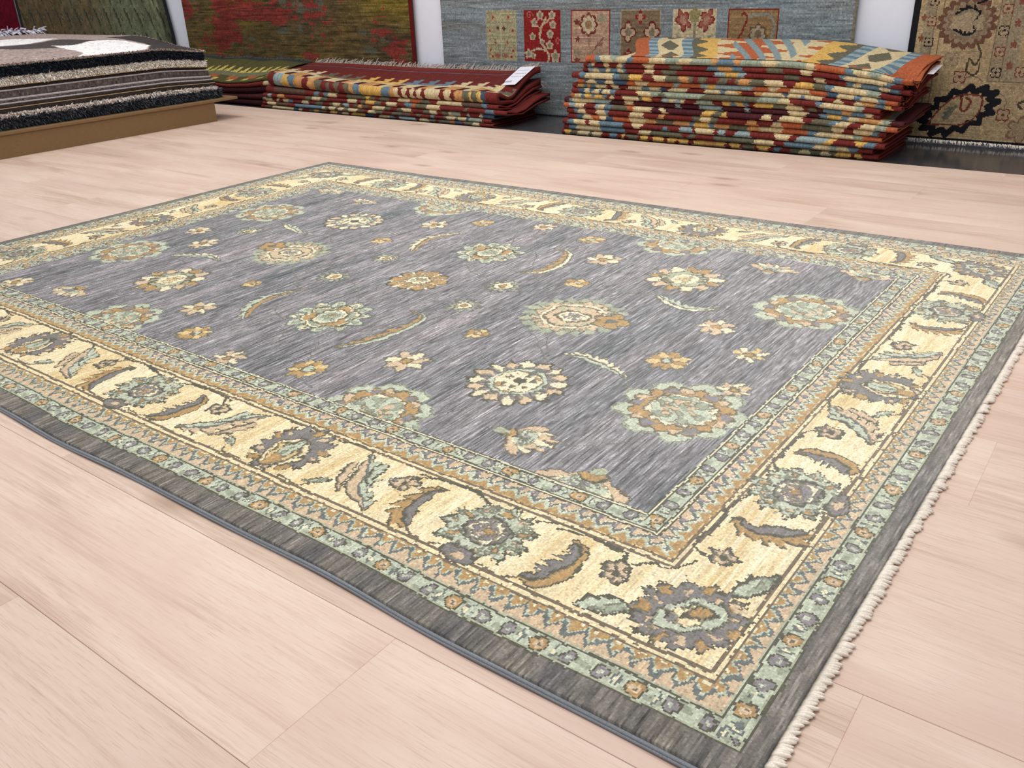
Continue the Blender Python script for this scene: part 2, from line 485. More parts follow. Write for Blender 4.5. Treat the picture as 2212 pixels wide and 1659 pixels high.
def m_gold8(x, y):
    r, t = pol(x, y); s = scal(t, 10, .25)
    yield r < 1.07 * s, 'dark'
    yield r < .98 * s, 'ochre'
    yield (r < .96) & (np.abs(((t * 10 / (2 * np.pi)) % 1) - .5) < .09), 'cream'
    yield (r < .8 * s) & (r > .52) & flecks(x, y, 3, .35), 'peach'
    yield r < .42 * scal(t, 10, .2), 'brown'
    yield r < .38 * scal(t, 10, .2), 'cream'
    yield (r < .26) & flecks(x, y, 4, .0), 'green'
    yield np.hypot(x, y) < .1, 'ochre'

def m_feathered(x, y):
    r, t = pol(x, y); s = scal(t, 13, .3); q = sect(t, 13) % 3
    yield r < 1.06 * s, 'brown'
    yield r < .99 * s, 'cream'
    yield (r < .95 * s) & (q == 0), 'ochre'
    yield (r < .95 * s) & (q == 1) & (r > .6), 'peach'
    yield r < .66 * scal(t, 9, .15), 'dark'
    yield r < .62 * scal(t, 9, .15), 'sage'
    yield (r < .58) & flecks(x, y, 1.6, .3), 'brown'
    e = np.hypot(x / .34, y / .42)
    yield e < 1, 'cream'
    yield (e < .7) & flecks(x, y, 2.5, .2), 'gold'

def m_star(ca='cream', cb='peach', cc='ochre', n=8, d=.5):
    def fn(x, y):
        r, t = pol(x, y); s = scal(t, n, d)
        yield r < 1.12 * s + .03, 'vine'
        yield r < 1.0 * s, ca
        yield (r < .95 * s) & (sect(t, n) % 2 == 0), cb
        yield r < .32, 'brown'
        yield r < .25, cc
    return fn

def m_eye(x, y):
    r, t = pol(x, y)
    yield (r < 1.05 * scal(t, 12, .55)) , 'vine'
    yield (r < .8 * scal(t, 12, .5)), 'sage'
    yield r < .52, 'dark'
    yield r < .46, 'cream'
    yield np.hypot(x, y) < .24, 'brown'
    yield np.hypot(x, y) < .2, 'ochre'

def m_fan(x, y):
    r, t = pol(x, y + .55); a = np.abs(t)
    s = scal(t, 20, .28)
    yield (r < 1.55 * s) & (a < 1.15), 'brown'
    yield (r < 1.46 * s) & (a < 1.08) & (sect(t, 20) % 2 == 0), 'cream'
    yield (r < 1.46 * s) & (a < 1.08) & (sect(t, 20) % 2 == 1), 'peach'
    yield (r < .95) & (a < .7), 'mint'
    yield (r < .9) & (a < .6) & flecks(x, y, 2, .3), 'grey'
    yield (r < .42) & (a < 1.4), 'dark'
    yield (r < .36) & (a < 1.3), 'ochre'
    yield (np.hypot(x, y + .62) < .2), 'sage'

# --- motifs of the ivory border
def m_bor_a(x, y):
    r, t = pol(x, y); s = scal(t, 15, .2) * scal(t, 45, .10, .6); q = sect(t, 15) % 3
    top = 1 + .06 * np.cos(t)
    yield r < 1.10 * s * top, 'dark'
    yield r < 1.02 * s * top, 'slate'
    yield (np.abs(r - .83) < .13) & (q == 0) & (np.abs(((t * 15 / (2 * np.pi) + .5) % 1) - .5) < .3), 'ochre'
    yield (np.abs(r - .80) < .10) & (q == 1) & (np.abs(((t * 15 / (2 * np.pi) + .5) % 1) - .5) < .18), 'peach'
    e = np.hypot(x / .5, (y + .16) / .62)
    yield e < 1.05, 'dark'
    yield e < .98, 'ivory'
    yield (e < .80), 'brown'
    yield (e < .72), 'gold'
    e2 = np.hypot(x / .24, (y + .02) / .42)
    yield e2 < 1.1, 'dark'
    yield e2 < .96, 'mint'
    yield (np.abs(x) < .03) & (e2 < .8), 'green'
    yield (np.abs(x) < .16) & (y > -.75) & (y < -.38), 'ochre'

def m_bor_b(x, y):
    r, t = pol(x, y); s = scal(t, 11, .24) * scal(t, 33, .13, .8); k = np.abs(((t * 11 / (2 * np.pi) + .5) % 1) - .5)
    yield r < 1.12 * s, 'dark'
    yield r < 1.03 * s, 'mint'
    yield (r < .98) & (r > .55) & flecks(x, y, 2.4, .45), 'green'
    q = sect(t, 11) % 2
    yield (np.abs(r - .72) < .14) & (k < .20) & (q == 0), 'teal'
    yield (np.abs(r - .72) < .10) & (k < .16) & (q == 0), 'ochre'
    yield (np.abs(r - .76) < .08) & (k < .14) & (q == 1), 'peach'
    yield r < .52, 'dark'
    yield r < .47, 'slate'
    yield (r < .40) & (r > .33), 'cream'
    yield r < .30, 'grey'
    yield (r < .26) & flecks(x, y, 3.2, .05), 'peach'
    yield np.hypot(x, y - .02) < .1, 'ochre'
    yield np.hypot(x / .42, (y + .95) / .24) < 1.1, 'dark'
    yield np.hypot(x / .40, (y + .95) / .22) < 1, 'slate'
    yield np.hypot(x / .18, (y + .95) / .12) < 1, 'peach'

def m_bor_c(x, y):
    r, t = pol(x, y); s = scal(t, 15, .18) * scal(t, 45, .10, .6); k = np.abs(((t * 15 / (2 * np.pi) + .5) % 1) - .5); q = sect(t, 15) % 2
    yield r < 1.10 * s, 'dark'
    yield r < 1.02 * s, 'slate'
    yield (np.abs(r - .82) < .14) & (k < .26) & (q == 0), 'ochre'
    yield (np.abs(r - .66) < .12) & (k < .2) & (q == 1), 'peach'
    e = np.hypot(x / .42, y / .62)
    yield e < 1.04, 'dark'
    yield e < .97, 'mint'
    yield e < .68, 'dark'
    yield e < .62, 'ivory'
    yield np.hypot(x / .17, (y - .2) / .22) < 1.15, 'dark'
    yield np.hypot(x / .17, (y - .2) / .22) < .95, 'ochre'
    yield np.hypot(x, y + .30) < .13, 'slate'
    yield (np.abs(x) < .14) & (np.abs(y - .86) < .1), 'peach'

def m_bor_ros(x, y):
    r, t = pol(x, y); s = scal(t, 5, .3)
    yield r < 1.15 * s, 'dark'
    yield r < .92 * s, 'slate'
    yield (r < .82 * s) & (r > .3), 'peach'
    yield (r < .8) & (np.abs(((t * 5 / (2 * np.pi)) % 1) - .5) < .07), 'brown'
    yield r < .26, 'dark'

def m_leaflet(x, y):
    d = np.abs(y) / .42 + np.abs(x) ** 1.6
    yield d < 1.15, 'dark'
    yield d < .86, 'mint'
    yield (d < .7) & (x * .3 - y > 0), 'green'

# --- the big hand-knotted rug
def streak(nx, ny, sx, sy, seed):
    g = np.random.default_rng(seed); a = g.normal(size=(ny // sy + 3, nx // sx + 3))
    yi = np.arange(ny) / sy; xi = np.arange(nx) / sx
    y0 = yi.astype(int); x0 = xi.astype(int); fy = (yi - y0)[:, None]; fx = (xi - x0)[None]
    off = 0
    A = a[y0][:, x0]; B = a[y0][:, x0 + 1]; C = a[y0 + 1][:, x0]; D = a[y0 + 1][:, x0 + 1]
    return (A * (1 - fx) + B * fx) * (1 - fy) + (C * (1 - fx) + D * fx) * fy
KN = .0028
RX0, RX1, RY0, RY1 = -3.12, -.193, .632, 2.745
EN = [.632, .670, .708, .755, .930, .982, 1.020]
EF = [2.745, 2.710, 2.672, 2.618, 2.455, 2.405, 2.365]
ER = [-.193, -.218, -.258, -.290, -.437, -.490, -.528]
EL = [-3.12, -3.088, -3.05, -3.005, -2.83, -2.78, -2.742]
Q = np.arange(7.0)
W = Weave(RX0, RX1, RY0, RY1, KN, PAL['field'])
qn = np.interp(W.gy, EN, Q)[:, None]; qf = np.interp(-W.gy, -np.array(EF), Q)[:, None]
qr = np.interp(-W.gx, -np.array(ER), Q)[None]; ql = np.interp(W.gx, EL, Q)[None]
W.wob = [sum(a * streak(W.nx, W.ny, c, c, sd) for a, c, sd in ((.0022, 2, q), (.0030, 5, q + 5), (.0026, 11, q + 9))) for q in (60, 80)]
ALLQ = np.stack(np.broadcast_arrays(qn, qf, qr, ql)); SIDE = ALLQ.argmin(0); BQ = ALLQ.min(0)
BW = np.array([.038, .038, .047, .170, .052, .038, 1.0])[np.clip(BQ.astype(int), 0, 6)]
BQ = np.where(BQ >= 6, 6.5, np.clip(BQ + (.0008 * streak(W.nx, W.ny, 2, 2, 55) + .0012 * streak(W.nx, W.ny, 9, 9, 56)) / BW, 0, 5.999))
BS = np.where(SIDE < 2, W.X + 1.64, W.Y - 1.69) + W.wob[0] * .9          # distance along the side
def band(a, b, col, extra=None):
    m = (BQ >= a) & (BQ < b)
    if extra is not None: m &= extra
    W.c[m] = PAL[col]
def wv(per, ph=0.0): return np.abs(((BS / per + ph) % 1) - .5) * 2    # triangle wave 0..1
# ground of the bands
band(0, 1, 'plum')
band(1, 2, 'mint'); band(2, 3, 'peach'); band(3, 4, 'ivory'); band(4, 5, 'ochre'); band(5, 6, 'mint')
# outer and inner mint guards: leaves, rosettes, flecks
for a in (1.0, 5.0):
    u = (BS / .14 + .35) % 1; d = BQ - a
    dk = np.hypot((u - .5) * .14, (d - .5) * .038)
    band(a + .1, a + .9, 'green', (np.sin(BS * 95) * np.sin(d * 7 + BS * 40) > .45))
    for c0, wd in ((.16, .075), (.84, .075)):
        e = np.hypot((u - c0) / wd, (d - .5) / .34)
        band(a, a + 1, 'dark', (e < 1.05)); band(a, a + 1, 'grey', (e < .8)); band(a, a + 1, 'mint', (e < .32))
    for c0 in (.31, .69):
        e = np.abs(u - c0) / .055 + np.abs(d - .5) / .4
        band(a, a + 1, 'teal', (e < 1) & (np.sin(BS * 620) > -.3)); band(a, a + 1, 'cream', e < .4)
    band(a, a + 1, 'dark', dk < .0145); band(a, a + 1, 'ochre', dk < .0115); band(a, a + 1, 'peach', dk < .0068); band(a, a + 1, 'brown', dk < .003)
# outer zigzag: peach below, ochre above, mint edges and a teal line
z = .18 + .56 * wv(.031); d = BQ - 2
band(2, 3, 'ochre', d > z + .22)
band(2, 3, 'mint', (d > z - .02) & (d <= z + .22)); band(2, 3, 'teal', np.abs(d - z) < .10)
band(2, 3, 'cream', (d > .74) & (d < .84) & (wv(.031) < .3))
# inner sawtooth: ochre teeth on the ivory side, then mint, teal zigzag and pale ground
z = .16 + .36 * wv(.030); d = BQ - 4
band(4, 5, 'gold', (d < .14) & (wv(.030, .5) < .5)); band(4, 5, 'mint', d > z); band(4, 5, 'cream', d > z + .14); band(4, 5, 'teal', np.abs(d - z - .24) < .07)
band(4, 5, 'peach', (d > z + .34)); band(4, 5, 'grey', (d > .62) & (wv(.030, .25) < .28))
# line work between the bands
for q0, wd, col in ((1.0, .10, 'dark'), (1.10, .07, 'sage'), (1.90, .10, 'dark'), (2.0, .07, 'sage'), (2.86, .10, 'brown'), (2.96, .07, 'ivory'), (3.03, .035, 'brown'),
                    (3.93, .035, 'brown'), (3.965, .035, 'ivory'), (4.0, .09, 'brown'), (4.86, .07, 'dark'), (4.93, .06, 'cream'), (5.0, .10, 'dark'),
                    (5.80, .09, 'dark'), (5.89, .07, 'cream'), (5.98, .02, 'dark')):
    band(q0, q0 + wd, col)
FIELD = BQ >= 6
# abrash: each weft row (running across the rug) dyed a little differently
S1 = streak(W.nx, W.ny, 1, 20, 1); S2 = streak(W.nx, W.ny, 2, 42, 2); S3 = streak(W.nx, W.ny, 14, 80, 3); S4 = streak(W.nx, W.ny, 1, 7, 4)
fld = PAL['field'] * (1 + (.10 * S1 + .075 * S2 + .075 * S3 + .12 * S4)[..., None])
fld += (S3 * 3.0)[..., None] * np.array([.6, -.2, -.2])
W.c[FIELD] = fld[FIELD]
m = (BQ >= 3.07) & (BQ < 3.93)
ivo = PAL['ivory'] + (np.clip(S2 * .5 + S3 * .5 + S1 * .35, -.5, 1.5)[..., None]) * (PAL['gold'] - PAL['ivory']) * .75
W.c[m] = ivo[m]
m = BQ < 1
W.c[m] = (PAL['plum'] * (1 + (.08 * S2 + .06 * S3 + .09 * S4 + .05 * S1)[..., None]) + (S3 * 3)[..., None] * np.array([.5, .2, -.6]))[m]

# field motifs, laid out about the centre in four-fold symmetry
CX, CY = -1.625, 1.685
W.clip = FIELD
def quad(dx, dy):
    return [(CX + sx * dx, CY + sy * dy, sx, sy) for sx in (-1, 1) for sy in (-1, 1)]
VN = dict(w=.0036, col=np.array((120., 119, 114)))
for sx in (-1, 1):
    for sy in (-1, 1):
        def T(pts): return [(CX + sx * a, CY + sy * b) for a, b in pts]
        for pts in ([(0, .22), (.10, .13), (.25, .09), (.38, .06)], [(.06, -.42), (.16, -.36), (.24, -.22), (.40, -.10)],
                    [(.52, -.12), (.60, -.22), (.64, -.30)], [(.64, -.48), (.62, -.56), (.56, -.62)], [(.70, -.58), (.82, -.575), (.93, -.52), (.98, -.42)],
                    [(.86, -.13), (.93, -.20), (.97, -.24)], [(.20, -.58), (.14, -.50), (.10, -.42)], [(.72, -.25), (.80, -.24), (.85, -.30)],
                    [(.48, .13), (.56, .20), (.62, .26)], [(.30, -.64), (.22, -.62), (.20, -.58)], [(-.02, -.44), (.03, -.52), (.0, -.62)]):
            W.line(T(pts), **VN)
# sickle leaves
for pts, w, ca, cb in (
    ([(-1.454, 1.217), (-1.411, 1.293), (-1.396, 1.388), (-1.405, 1.473), (-1.473, 1.496)], .026, 'ochre', 'mint'),
    ([(-1.787, 1.219), (-1.841, 1.283), (-1.863, 1.339), (-1.861, 1.392), (-1.821, 1.47)], .026, 'mint', 'ochre'),
    ([(-1.811, 1.88), (-1.857, 1.957), (-1.858, 2.036), (-1.803, 2.125)], .026, 'cream', 'ochre'),
    ([(-1.415, 1.885), (-1.364, 1.925), (-1.361, 2.027), (-1.40, 2.11), (-1.463, 2.129)], .026, 'ochre', 'cream'),
    ([(-.986, 1.465), (-.945, 1.479), (-.887, 1.470), (-.83, 1.446), (-.80, 1.425)], .022, 'cream', 'mint'),
    ([(-.995, 1.915), (-.936, 1.878), (-.868, 1.869), (-.805, 1.915)], .022, 'mint', 'cream'),
    ([(-2.454, 1.46), (-2.407, 1.487), (-2.345, 1.520), (-2.26, 1.50)], .022, 'cream', 'mint'),
    ([(-2.44, 1.90), (-2.383, 1.878), (-2.308, 1.854), (-2.245, 1.86)], .022, 'mint', 'cream')):
    W.leaf(pts, w, ca, cb, out='vine', teeth=9, mid='teal', peak=.75)
# small flowers
g4, st, fan = m_star('ochre', 'gold', 'peach', 5, .35), m_star(), m_fan
st2 = m_star('peach', 'cream', 'ochre', 7, .45); st3 = m_star('gold', 'ochre', 'mint', 9, .3)
for x, y, r, fn in ((-.836, 1.108, .062, 'fanr'), (-.776, 1.556, .048, st3), (-.828, 2.258, .060, 'fan'), (-.773, 1.79, .047, st2), (-.643, 1.678, .040, m_star('cream', 'gold', 'ochre', 7, .55)),
                    (-1.255, 1.249, .052, st2), (-1.414, 1.102, .044, st3), (-1.619, 1.048, .040, st2), (-1.819, 1.097, .042, st3), (-1.961, 1.208, .050, st2), (-1.995, 1.412, .027, g4),
                    (-1.839, 1.581, .054, m_eye), (-1.379, 1.767, .054, m_eye), (-1.375, 1.594, .050, m_eye), (-1.223, 1.456, .034, g4), (-1.225, 1.891, .036, g4), (-1.27, 2.107, .053, st2),
                    (-1.409, 2.262, .042, st3), (-1.833, 1.787, .047, m_eye), (-1.982, 1.918, .034, g4), (-2.464, 1.772, .048, m_eye), (-2.479, 1.598, .050, st2), (-2.629, 1.688, .045, st2),
                    (-2.417, 2.262, .055, 'fan'), (-2.621, 1.054, .046, st2), (-2.404, 1.107, .060, 'fan'), (-1.62, 2.31, .042, st2), (-1.96, 2.15, .048, st2), (-1.83, 2.25, .04, st3), (-.60, 1.50, .034, st2),
                    (-.656, 1.04, .075, 'fan'), (-.60, 2.33, .06, 'fan'), (-2.66, 2.32, .06, 'fan')):
    if fn == 'fan': W.stamp(x, y, math.pi if y < CY else 0, r, r * .9, m_fan)
    elif fn == 'fanr': W.stamp(x, y, -math.pi / 2, r * .8, r * 1.2, m_fan)
    else: W.stamp(x, y, 0, r, r, fn)
# large palmettes
for x, y, r, fn, a in ((-2.617, 1.417, .118, m_lotus, 0), (-2.604, 1.978, .122, m_lotus, math.pi), (-.639, 1.996, .118, m_lotus, math.pi), (-.648, 1.363, .122, m_lotus, 0),
                       (-2.236, 1.315, .105, m_feathered, 0), (-2.237, 2.044, .108, m_sunburst, math.pi), (-.984, 1.295, .108, m_sunburst, 0), (-.992, 2.066, .105, m_feathered, math.pi),
                       (-2.136, 1.671, .120, m_peach, 1.57), (-1.096, 1.674, .128, m_peach, -1.57), (-1.610, 1.680, .084, m_gold8, 0), (-1.613, 1.354, .108, m_diamond, 0), (-1.603, 1.994, .104, m_diamond, math.pi),
                       (-2.075, 1.046, .108, m_lotus, math.pi), (-1.146, 1.036, .116, m_lotus, math.pi), (-2.087, 2.345, .108, m_lotus, 0), (-1.157, 2.355, .12, m_lotus, 0)):
    W.stamp(x, y, a, r, r, fn)
for x, y in ((-2.247, 1.69), (-1.001, 1.69)):
    W.stamp(x, y, 0, .046, .046, m_star('ochre', 'ochre', 'teal', 5, .4))
W.clip = None
# border motifs; each side has its own frame (s along, h inward from the middle of the ivory band)
def frame(side):
    if side == 'near': return lambda s, h: (s, .8425 + h), 0.0, 1
    if side == 'far': return lambda s, h: (s, 2.5365 - h), math.pi, 1
    if side == 'right': return lambda s, h: (-.3635 - h * .86, s), math.pi / 2, -1
    return lambda s, h: (-2.9175 + h * .95, s), -math.pi / 2, 1
for side, As, Bs, Cs in (('near', [-2.085, -1.162], [-2.54, -1.622, -.706], [-2.9175, -.366]), ('far', [-2.085, -1.162], [-2.54, -1.622, -.706], [-2.9175, -.366]),
                         ('right', [1.665], [1.205, 2.165], [.840, 2.538]), ('left', [1.69], [1.215, 2.165], [.840, 2.538])):
    P, ang, _ = frame(side)
    kx = .92 if side in ('right', 'left') else 1.0
    def pts(c, sg, L): return [P(c + sg * a * kx, b) for a, b in L]
    flip = side in ('far', 'left')
    for c in As:
        for sg in (-1, 1):
            W.line(pts(c, sg, [(.05, .072), (.11, .080), (.14, .066), (.165, .04)]), .005, 'dark')
            col = ('mint', 'peach') if (sg > 0) != flip else ('peach', 'mint')
            W.leaf(pts(c, sg, [(.14, .066), (.178, .02), (.205, -.028), (.262, -.062)]), .032, col[0], col[1], teeth=7, mid='teal', peak=.9)
            W.leaf(pts(c, sg, [(.185, .055), (.195, .015), (.215, -.01)]), .012, 'mint', 'mint', teeth=4)
            W.leaf(pts(c, sg, [(.135, .030), (.155, -.015), (.180, -.05)]), .012, 'peach', 'peach', teeth=4)
            p = P(c + sg * .122 * kx, -.042); W.stamp(p[0], p[1], ang + sg * .5, .026, .024, m_leaflet)
            p = P(c + sg * .254 * kx, .030); W.stamp(p[0], p[1], ang, .024, .024, m_bor_ros)
            W.line(pts(c, sg, [(.258, .045), (.285, .070), (.34, .076), (.40, .070)]), .005, 'dark')
            W.line(pts(c, sg, [(.05, -.07), (.10, -.074), (.118, -.058)]), .005, 'brown')
        p = P(c, .002); W.stamp(p[0], p[1], ang, .076, .076, m_bor_a)
    for c in Bs:
        for sg in (-1, 1):
            col = ('ochre', 'slate') if (sg > 0) == flip else ('slate', 'ochre')
            L = [(.108, -.066), (.136, -.045), (.148, .0), (.146, .035), (.124, .054)]
            q = pts(c, sg, L)
            W.leaf(q, .031, col[0], col[1], teeth=7, mid='dark', peak=.7)
            W.line(pts(c, sg, [(.04, -.07), (.075, -.075), (.110, -.066)]), .005, 'brown')
            W.line(pts(c, sg, [(.05, .062), (.09, .078), (.16, .074), (.20, .068)]), .005, 'dark')
        p = P(c, -.002); W.stamp(p[0], p[1], ang, .077, .072, m_bor_b)
for x, y, a in ((-.366, .840, -.75), (-.366, 2.538, -2.4), (-2.9175, .840, .75), (-2.9175, 2.538, 2.4)):
    sx = 1 if x < CX else -1; sy = 1 if y < CY else -1
    for ddx, ddy, aa in ((.10, -.046, .45), (-.048 * 1.0, .102, 1.15)):
        W.stamp(x + sx * ddx, y + sy * ddy, aa if sx * sy < 0 else math.pi - aa, .046, .042, m_leaflet)
    for ddx, ddy in ((.128, .024), (.020, .142)):
        W.stamp(x + sx * ddx, y + sy * ddy, 0, .0225, .0225, m_bor_ros)
    W.line([(x + sx * .122, y + sy * .045), (x + sx * .140, y + sy * .072), (x + sx * .18, y + sy * .078), (x + sx * .25, y + sy * .066)], .005, 'dark')
    W.line([(x + sx * .042, y + sy * .128), (x + sx * .062, y + sy * .145), (x + sx * .066, y + sy * .18), (x + sx * .058, y + sy * .24)], .005, 'dark')
    W.line([(x + sx * .115, y + sy * .05), (x + sx * .09, y + sy * .072), (x + sx * .06, y + sy * .078), (x + sx * .05, y + sy * .11)], .005, 'dark')
    W.stamp(x, y, a, .068, .077, m_bor_c)

# broken dark contour knots where two dyes meet inside the motifs
gr = np.zeros((W.ny, W.nx))
gr[:, 1:] = np.abs(np.diff(W.c, axis=1)).sum(2); gr[1:] = np.maximum(gr[1:], np.abs(np.diff(W.c, axis=0)).sum(2))
ln = W.mark & (gr > 45) & (streak(W.nx, W.ny, 4, 4, 77) > -.35)
W.c[ln] = W.c[ln] * .45 + PAL['dark'] * .55
jit = 1 + rng.normal(0, .055, (W.ny, W.nx)) + .035 * S4 + .025 * S1
rugc = lin(np.clip(W.c * jit[..., None], 0, 255))

def rug_warp(x, y):
    """the rug lies a touch skewed on the floor, with soft ripples along its edges"""
    s = np.clip((x + 2.8) / 2.6, 0, 1)
    X = x + .0215 * (y - .66) * s
    ed = np.exp(-((y - RY0) / .10) ** 2)
    Y = y + ed * (.004 * np.sin(x * 5.2 + .5) + .002 * np.sin(x * 13))
    Z = .0115 + .0012 * np.sin(x * 4.1 + y * 2.2) * np.sin(y * 3.3 - x) + .003 * np.exp(-((x - RX1) / .06) ** 2) * (.5 + .5 * np.sin(y * 16))
    return X, Y, Z
gx = np.linspace(RX0, RX1, W.nx + 1); gy = np.linspace(RY0, RY1, W.ny + 1)
VX, VY = np.meshgrid(gx, gy)
wx, wy, wz = rug_warp(VX, VY)
wz = wz + rng.normal(0, .00022, wz.shape)
top = np.stack([wx, wy, wz], -1).reshape(-1, 3)
F1 = grid_faces(W.nx, W.ny)
n1 = W.nx + 1
per = np.concatenate([np.arange(W.nx), np.arange(W.ny) * n1 + W.nx, (np.arange(W.nx, 0, -1)) + W.ny * n1, np.arange(W.ny, 0, -1) * n1])
low = top[per].copy(); low[:, 2] = .0006
base = len(top); k = np.arange(len(per)); kn = (k + 1) % len(per)
F2 = np.stack([base + k, base + kn, per[kn], per[k]], 1)
cell_i = np.concatenate([np.arange(W.nx), np.full(W.ny, W.nx - 1), np.arange(W.nx - 1, -1, -1), np.zeros(W.ny, int)])
cell_j = np.concatenate([np.zeros(W.nx, int), np.arange(W.ny), np.full(W.nx, W.ny - 1), np.arange(W.ny - 1, -1, -1)])
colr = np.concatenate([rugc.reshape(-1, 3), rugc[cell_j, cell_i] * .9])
big = tag(empty('area_rug', (0, 0, 0)), 'large grey-violet hand-knotted rug with ivory floral border lying on the plank floor', 'rug')
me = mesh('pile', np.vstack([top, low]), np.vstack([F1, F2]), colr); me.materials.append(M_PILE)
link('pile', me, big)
# overcast side cords
for y, sg in ((RY0, -1), (RY1, 1)):
    xx = np.linspace(RX0, RX1, 260); X, Y, Z = rug_warp(xx, np.full_like(xx, y))
    for kk, (dy, zz, rr) in enumerate(((.0018, .0055, .0028), (.0045, .0028, .0022)) if sg < 0 else ((.0025, .0062, .0038),)):
        v, f = tube(np.stack([X, Y + sg * dy, np.full_like(X, zz) + .0008 * np.sin(xx * 21)], 1), rr, 7)
        tag(link('selvedge_cord', mesh('selvedge_cord', v, f, smooth=True), big, M_CORD), 'blue-grey overcast selvedge cord')
# knotted cotton fringes, one tuft after another
def tuft_mesh(seed):
    g = random.Random(seed); V = []; Fc = []
    for j in range(3):
        a = g.uniform(-.3, .3); L = g.uniform(.014, .021); o = (j - 1) * .0032
        p = [(-.003, o, .003), (L * .35, o + .005 + a * .004, .006 + g.uniform(0, .002)), (L * .7, o + .011 + a * .006, .005), (L * .9, o + .016 + a * .01, .0028)]
        v, f = tube(spline(p, 2), [.0022, .0031, .0033, .0032, .003, .0026, .0016], 5)
        n = len(V); V += list(v); Fc += [tuple(i + n for i in q) for q in f]
    me = mesh('fringe_tuft', np.array(V), Fc, smooth=True); me.materials.append(M_FRINGE); return me
TUFT = [tuft_mesh(s) for s in range(6)]
for sgn, x0, n in ((1, RX1, 225), (-1, RX0, 75)):
    for i in range(n):
        y = RY0 + .004 + (RY1 - RY0 - .008) * (i + .5) / n
        X, Y, Z = rug_warp(np.array(x0), np.array(y))
        o = link('fringe_tuft', TUFT[(i * 7 + i // 5) % 6], big)
        o.location = (float(X), float(Y), 0.0); o.rotation_euler = (0, 0, random.uniform(-.25, .25) + (0 if sgn > 0 else math.pi))
        s = random.uniform(.78, 1.0) * (1 if sgn > 0 else .7); o.scale = (s, s, s if sgn > 0 else s * .8)

# ------------------------------------------------------------------ folded kilims in stacks
KC = dict(R=(118, 42, 38), M=(80, 34, 40), O=(182, 92, 54), C=(206, 186, 140), B=(96, 122, 138), N=(62, 84, 106), G=(102, 98, 78), S=(144, 156, 136),
          Y=(214, 168, 82), A=(198, 140, 82), L=(140, 160, 162), K=(96, 74, 62))
KC = {k: np.array(v, float) for k, v in KC.items()}
KC = {k: v * .86 + .14 * v.mean() for k, v in KC.items()}

def parse(s):
    out = []; i = 0
    while i < len(s):
        c = s[i]; j = i + 1
        while j < len(s) and s[j].isdigit(): j += 1
        out.append((c, int(s[i + 1:j]) * .005)); i = j
    return out

def kilim(name, x0, seq, yf, depth, zb, th, deform, label, group, top=None, n_top=5, inner='M', seed=0, step=.005, swap=None, cat='rug'):
    """one kilim folded double: a U-shaped sheet, fold towards the room, its stripes following the weave"""
    g = np.random.default_rng(seed); sq = parse(seq); tot = sum(l for _, l in sq)
    ed = np.concatenate([[0], np.cumsum([l for _, l in sq])])
    nx = int(tot / step); xs = np.linspace(0, tot, nx + 1); X = x0 + xs
    t = np.broadcast_to(np.asarray(th(X), float), X.shape); z0 = np.broadcast_to(np.asarray(zb(X), float), X.shape)
    yo = yf + .004 * np.sin(X * 3.1 + seed * 1.7) + .002 * np.sin(X * 11 + seed)
    r = t / 2; tau = t * .36
    D = np.asarray(depth(X) if callable(depth) else depth) + 0 * X
    nb, na = 3, 8
    O, I = [], []
    for yy in np.linspace(1, 0, nb + 1):
        O.append((r + (D - r) * yy, 0 * t)); I.append((r + (D - r) * yy, tau))
    for a in np.linspace(-90, 90, na + 1)[1:-1]:
        c, s = math.cos(R(a)), math.sin(R(a))
        O.append((r - r * c * 1.15, r + r * s)); I.append((r - (r - tau) * c, r + (r - tau) * s))
    for yy in np.linspace(0, 1, n_top + 1):
        O.append((r + (D - r) * yy, t)); I.append((r + (D - r) * yy, t - tau))
    m = len(O)
    ring = O + I[::-1]; K = len(ring)
    V = np.empty((nx + 1, K, 3))
    for k, (yy, nn) in enumerate(ring):
        V[:, k, 0] = X; V[:, k, 1] = yo + yy
        V[:, k, 2] = z0 + nn + deform(X, yy, z0 + nn)
    i, k = np.meshgrid(np.arange(nx), np.arange(K), indexing='ij'); k2 = (k + 1) % K
    Fq = np.stack([i * K + k, (i + 1) * K + k, (i + 1) * K + k2, i * K + k2], -1).reshape(-1, 4)[:, ::-1]
    xc = (xs[:-1] + xs[1:]) / 2
    C = np.empty((nx, K, 3)); C[:] = KC[inner]
    slant = g.uniform(-.018, .018, len(sq) + 1); cols = [c for c, _ in sq]
    for k in range(m - 1):
        fr = np.clip((k - nb) / na, 0, 1) - .5
        jag = .004 * ((k % 3) - 1)
        e2 = ed + slant * fr * 2 + jag * np.where(np.arange(len(ed)) % 2 == 0, 1, -1); e2[0] = -1; e2[-1] = 9
        idx = np.clip(np.searchsorted(np.maximum.accumulate(e2), xc, side='right') - 1, 0, len(sq) - 1)
        C[:, k] = np.array([KC[cols[q]] for q in idx])
        if k < nb - 1: C[:, k] = KC[inner]
    if top is not None:
        for k in range(nb + na - 1, m - 1):
            yy = np.broadcast_to((ring[k][0] + ring[k + 1][0]) / 2, X.shape)[:-1]
            tc = top((X[:-1] + X[1:]) / 2, yy)
            ok = tc[:, 0] >= 0; C[ok, k] = tc[ok]
    C *= 1 + g.normal(0, .05, (nx, K, 1)) + g.normal(0, .04, (nx, 1, 1))
    capf = []; capc = []
    for e, c in ((0, cols[0]), (nx, cols[-1])):
        for k in range(m - 1):
            q = (e * K + k, e * K + k + 1, e * K + K - 2 - k, e * K + K - 1 - k)
            capf.append(q if e else q[::-1]); capc.append(KC[c])
    me = mesh(name, V.reshape(-1, 3), np.vstack([Fq, np.array(capf)]), lin(np.clip(np.vstack([C.reshape(-1, 3), np.array(capc)]), 0, 255)), smooth=False)
    me.materials.append(M_KILIM)
    o = link(name, me)
    tag(o, label, cat, group)
    return o, (X, yo, z0, t)

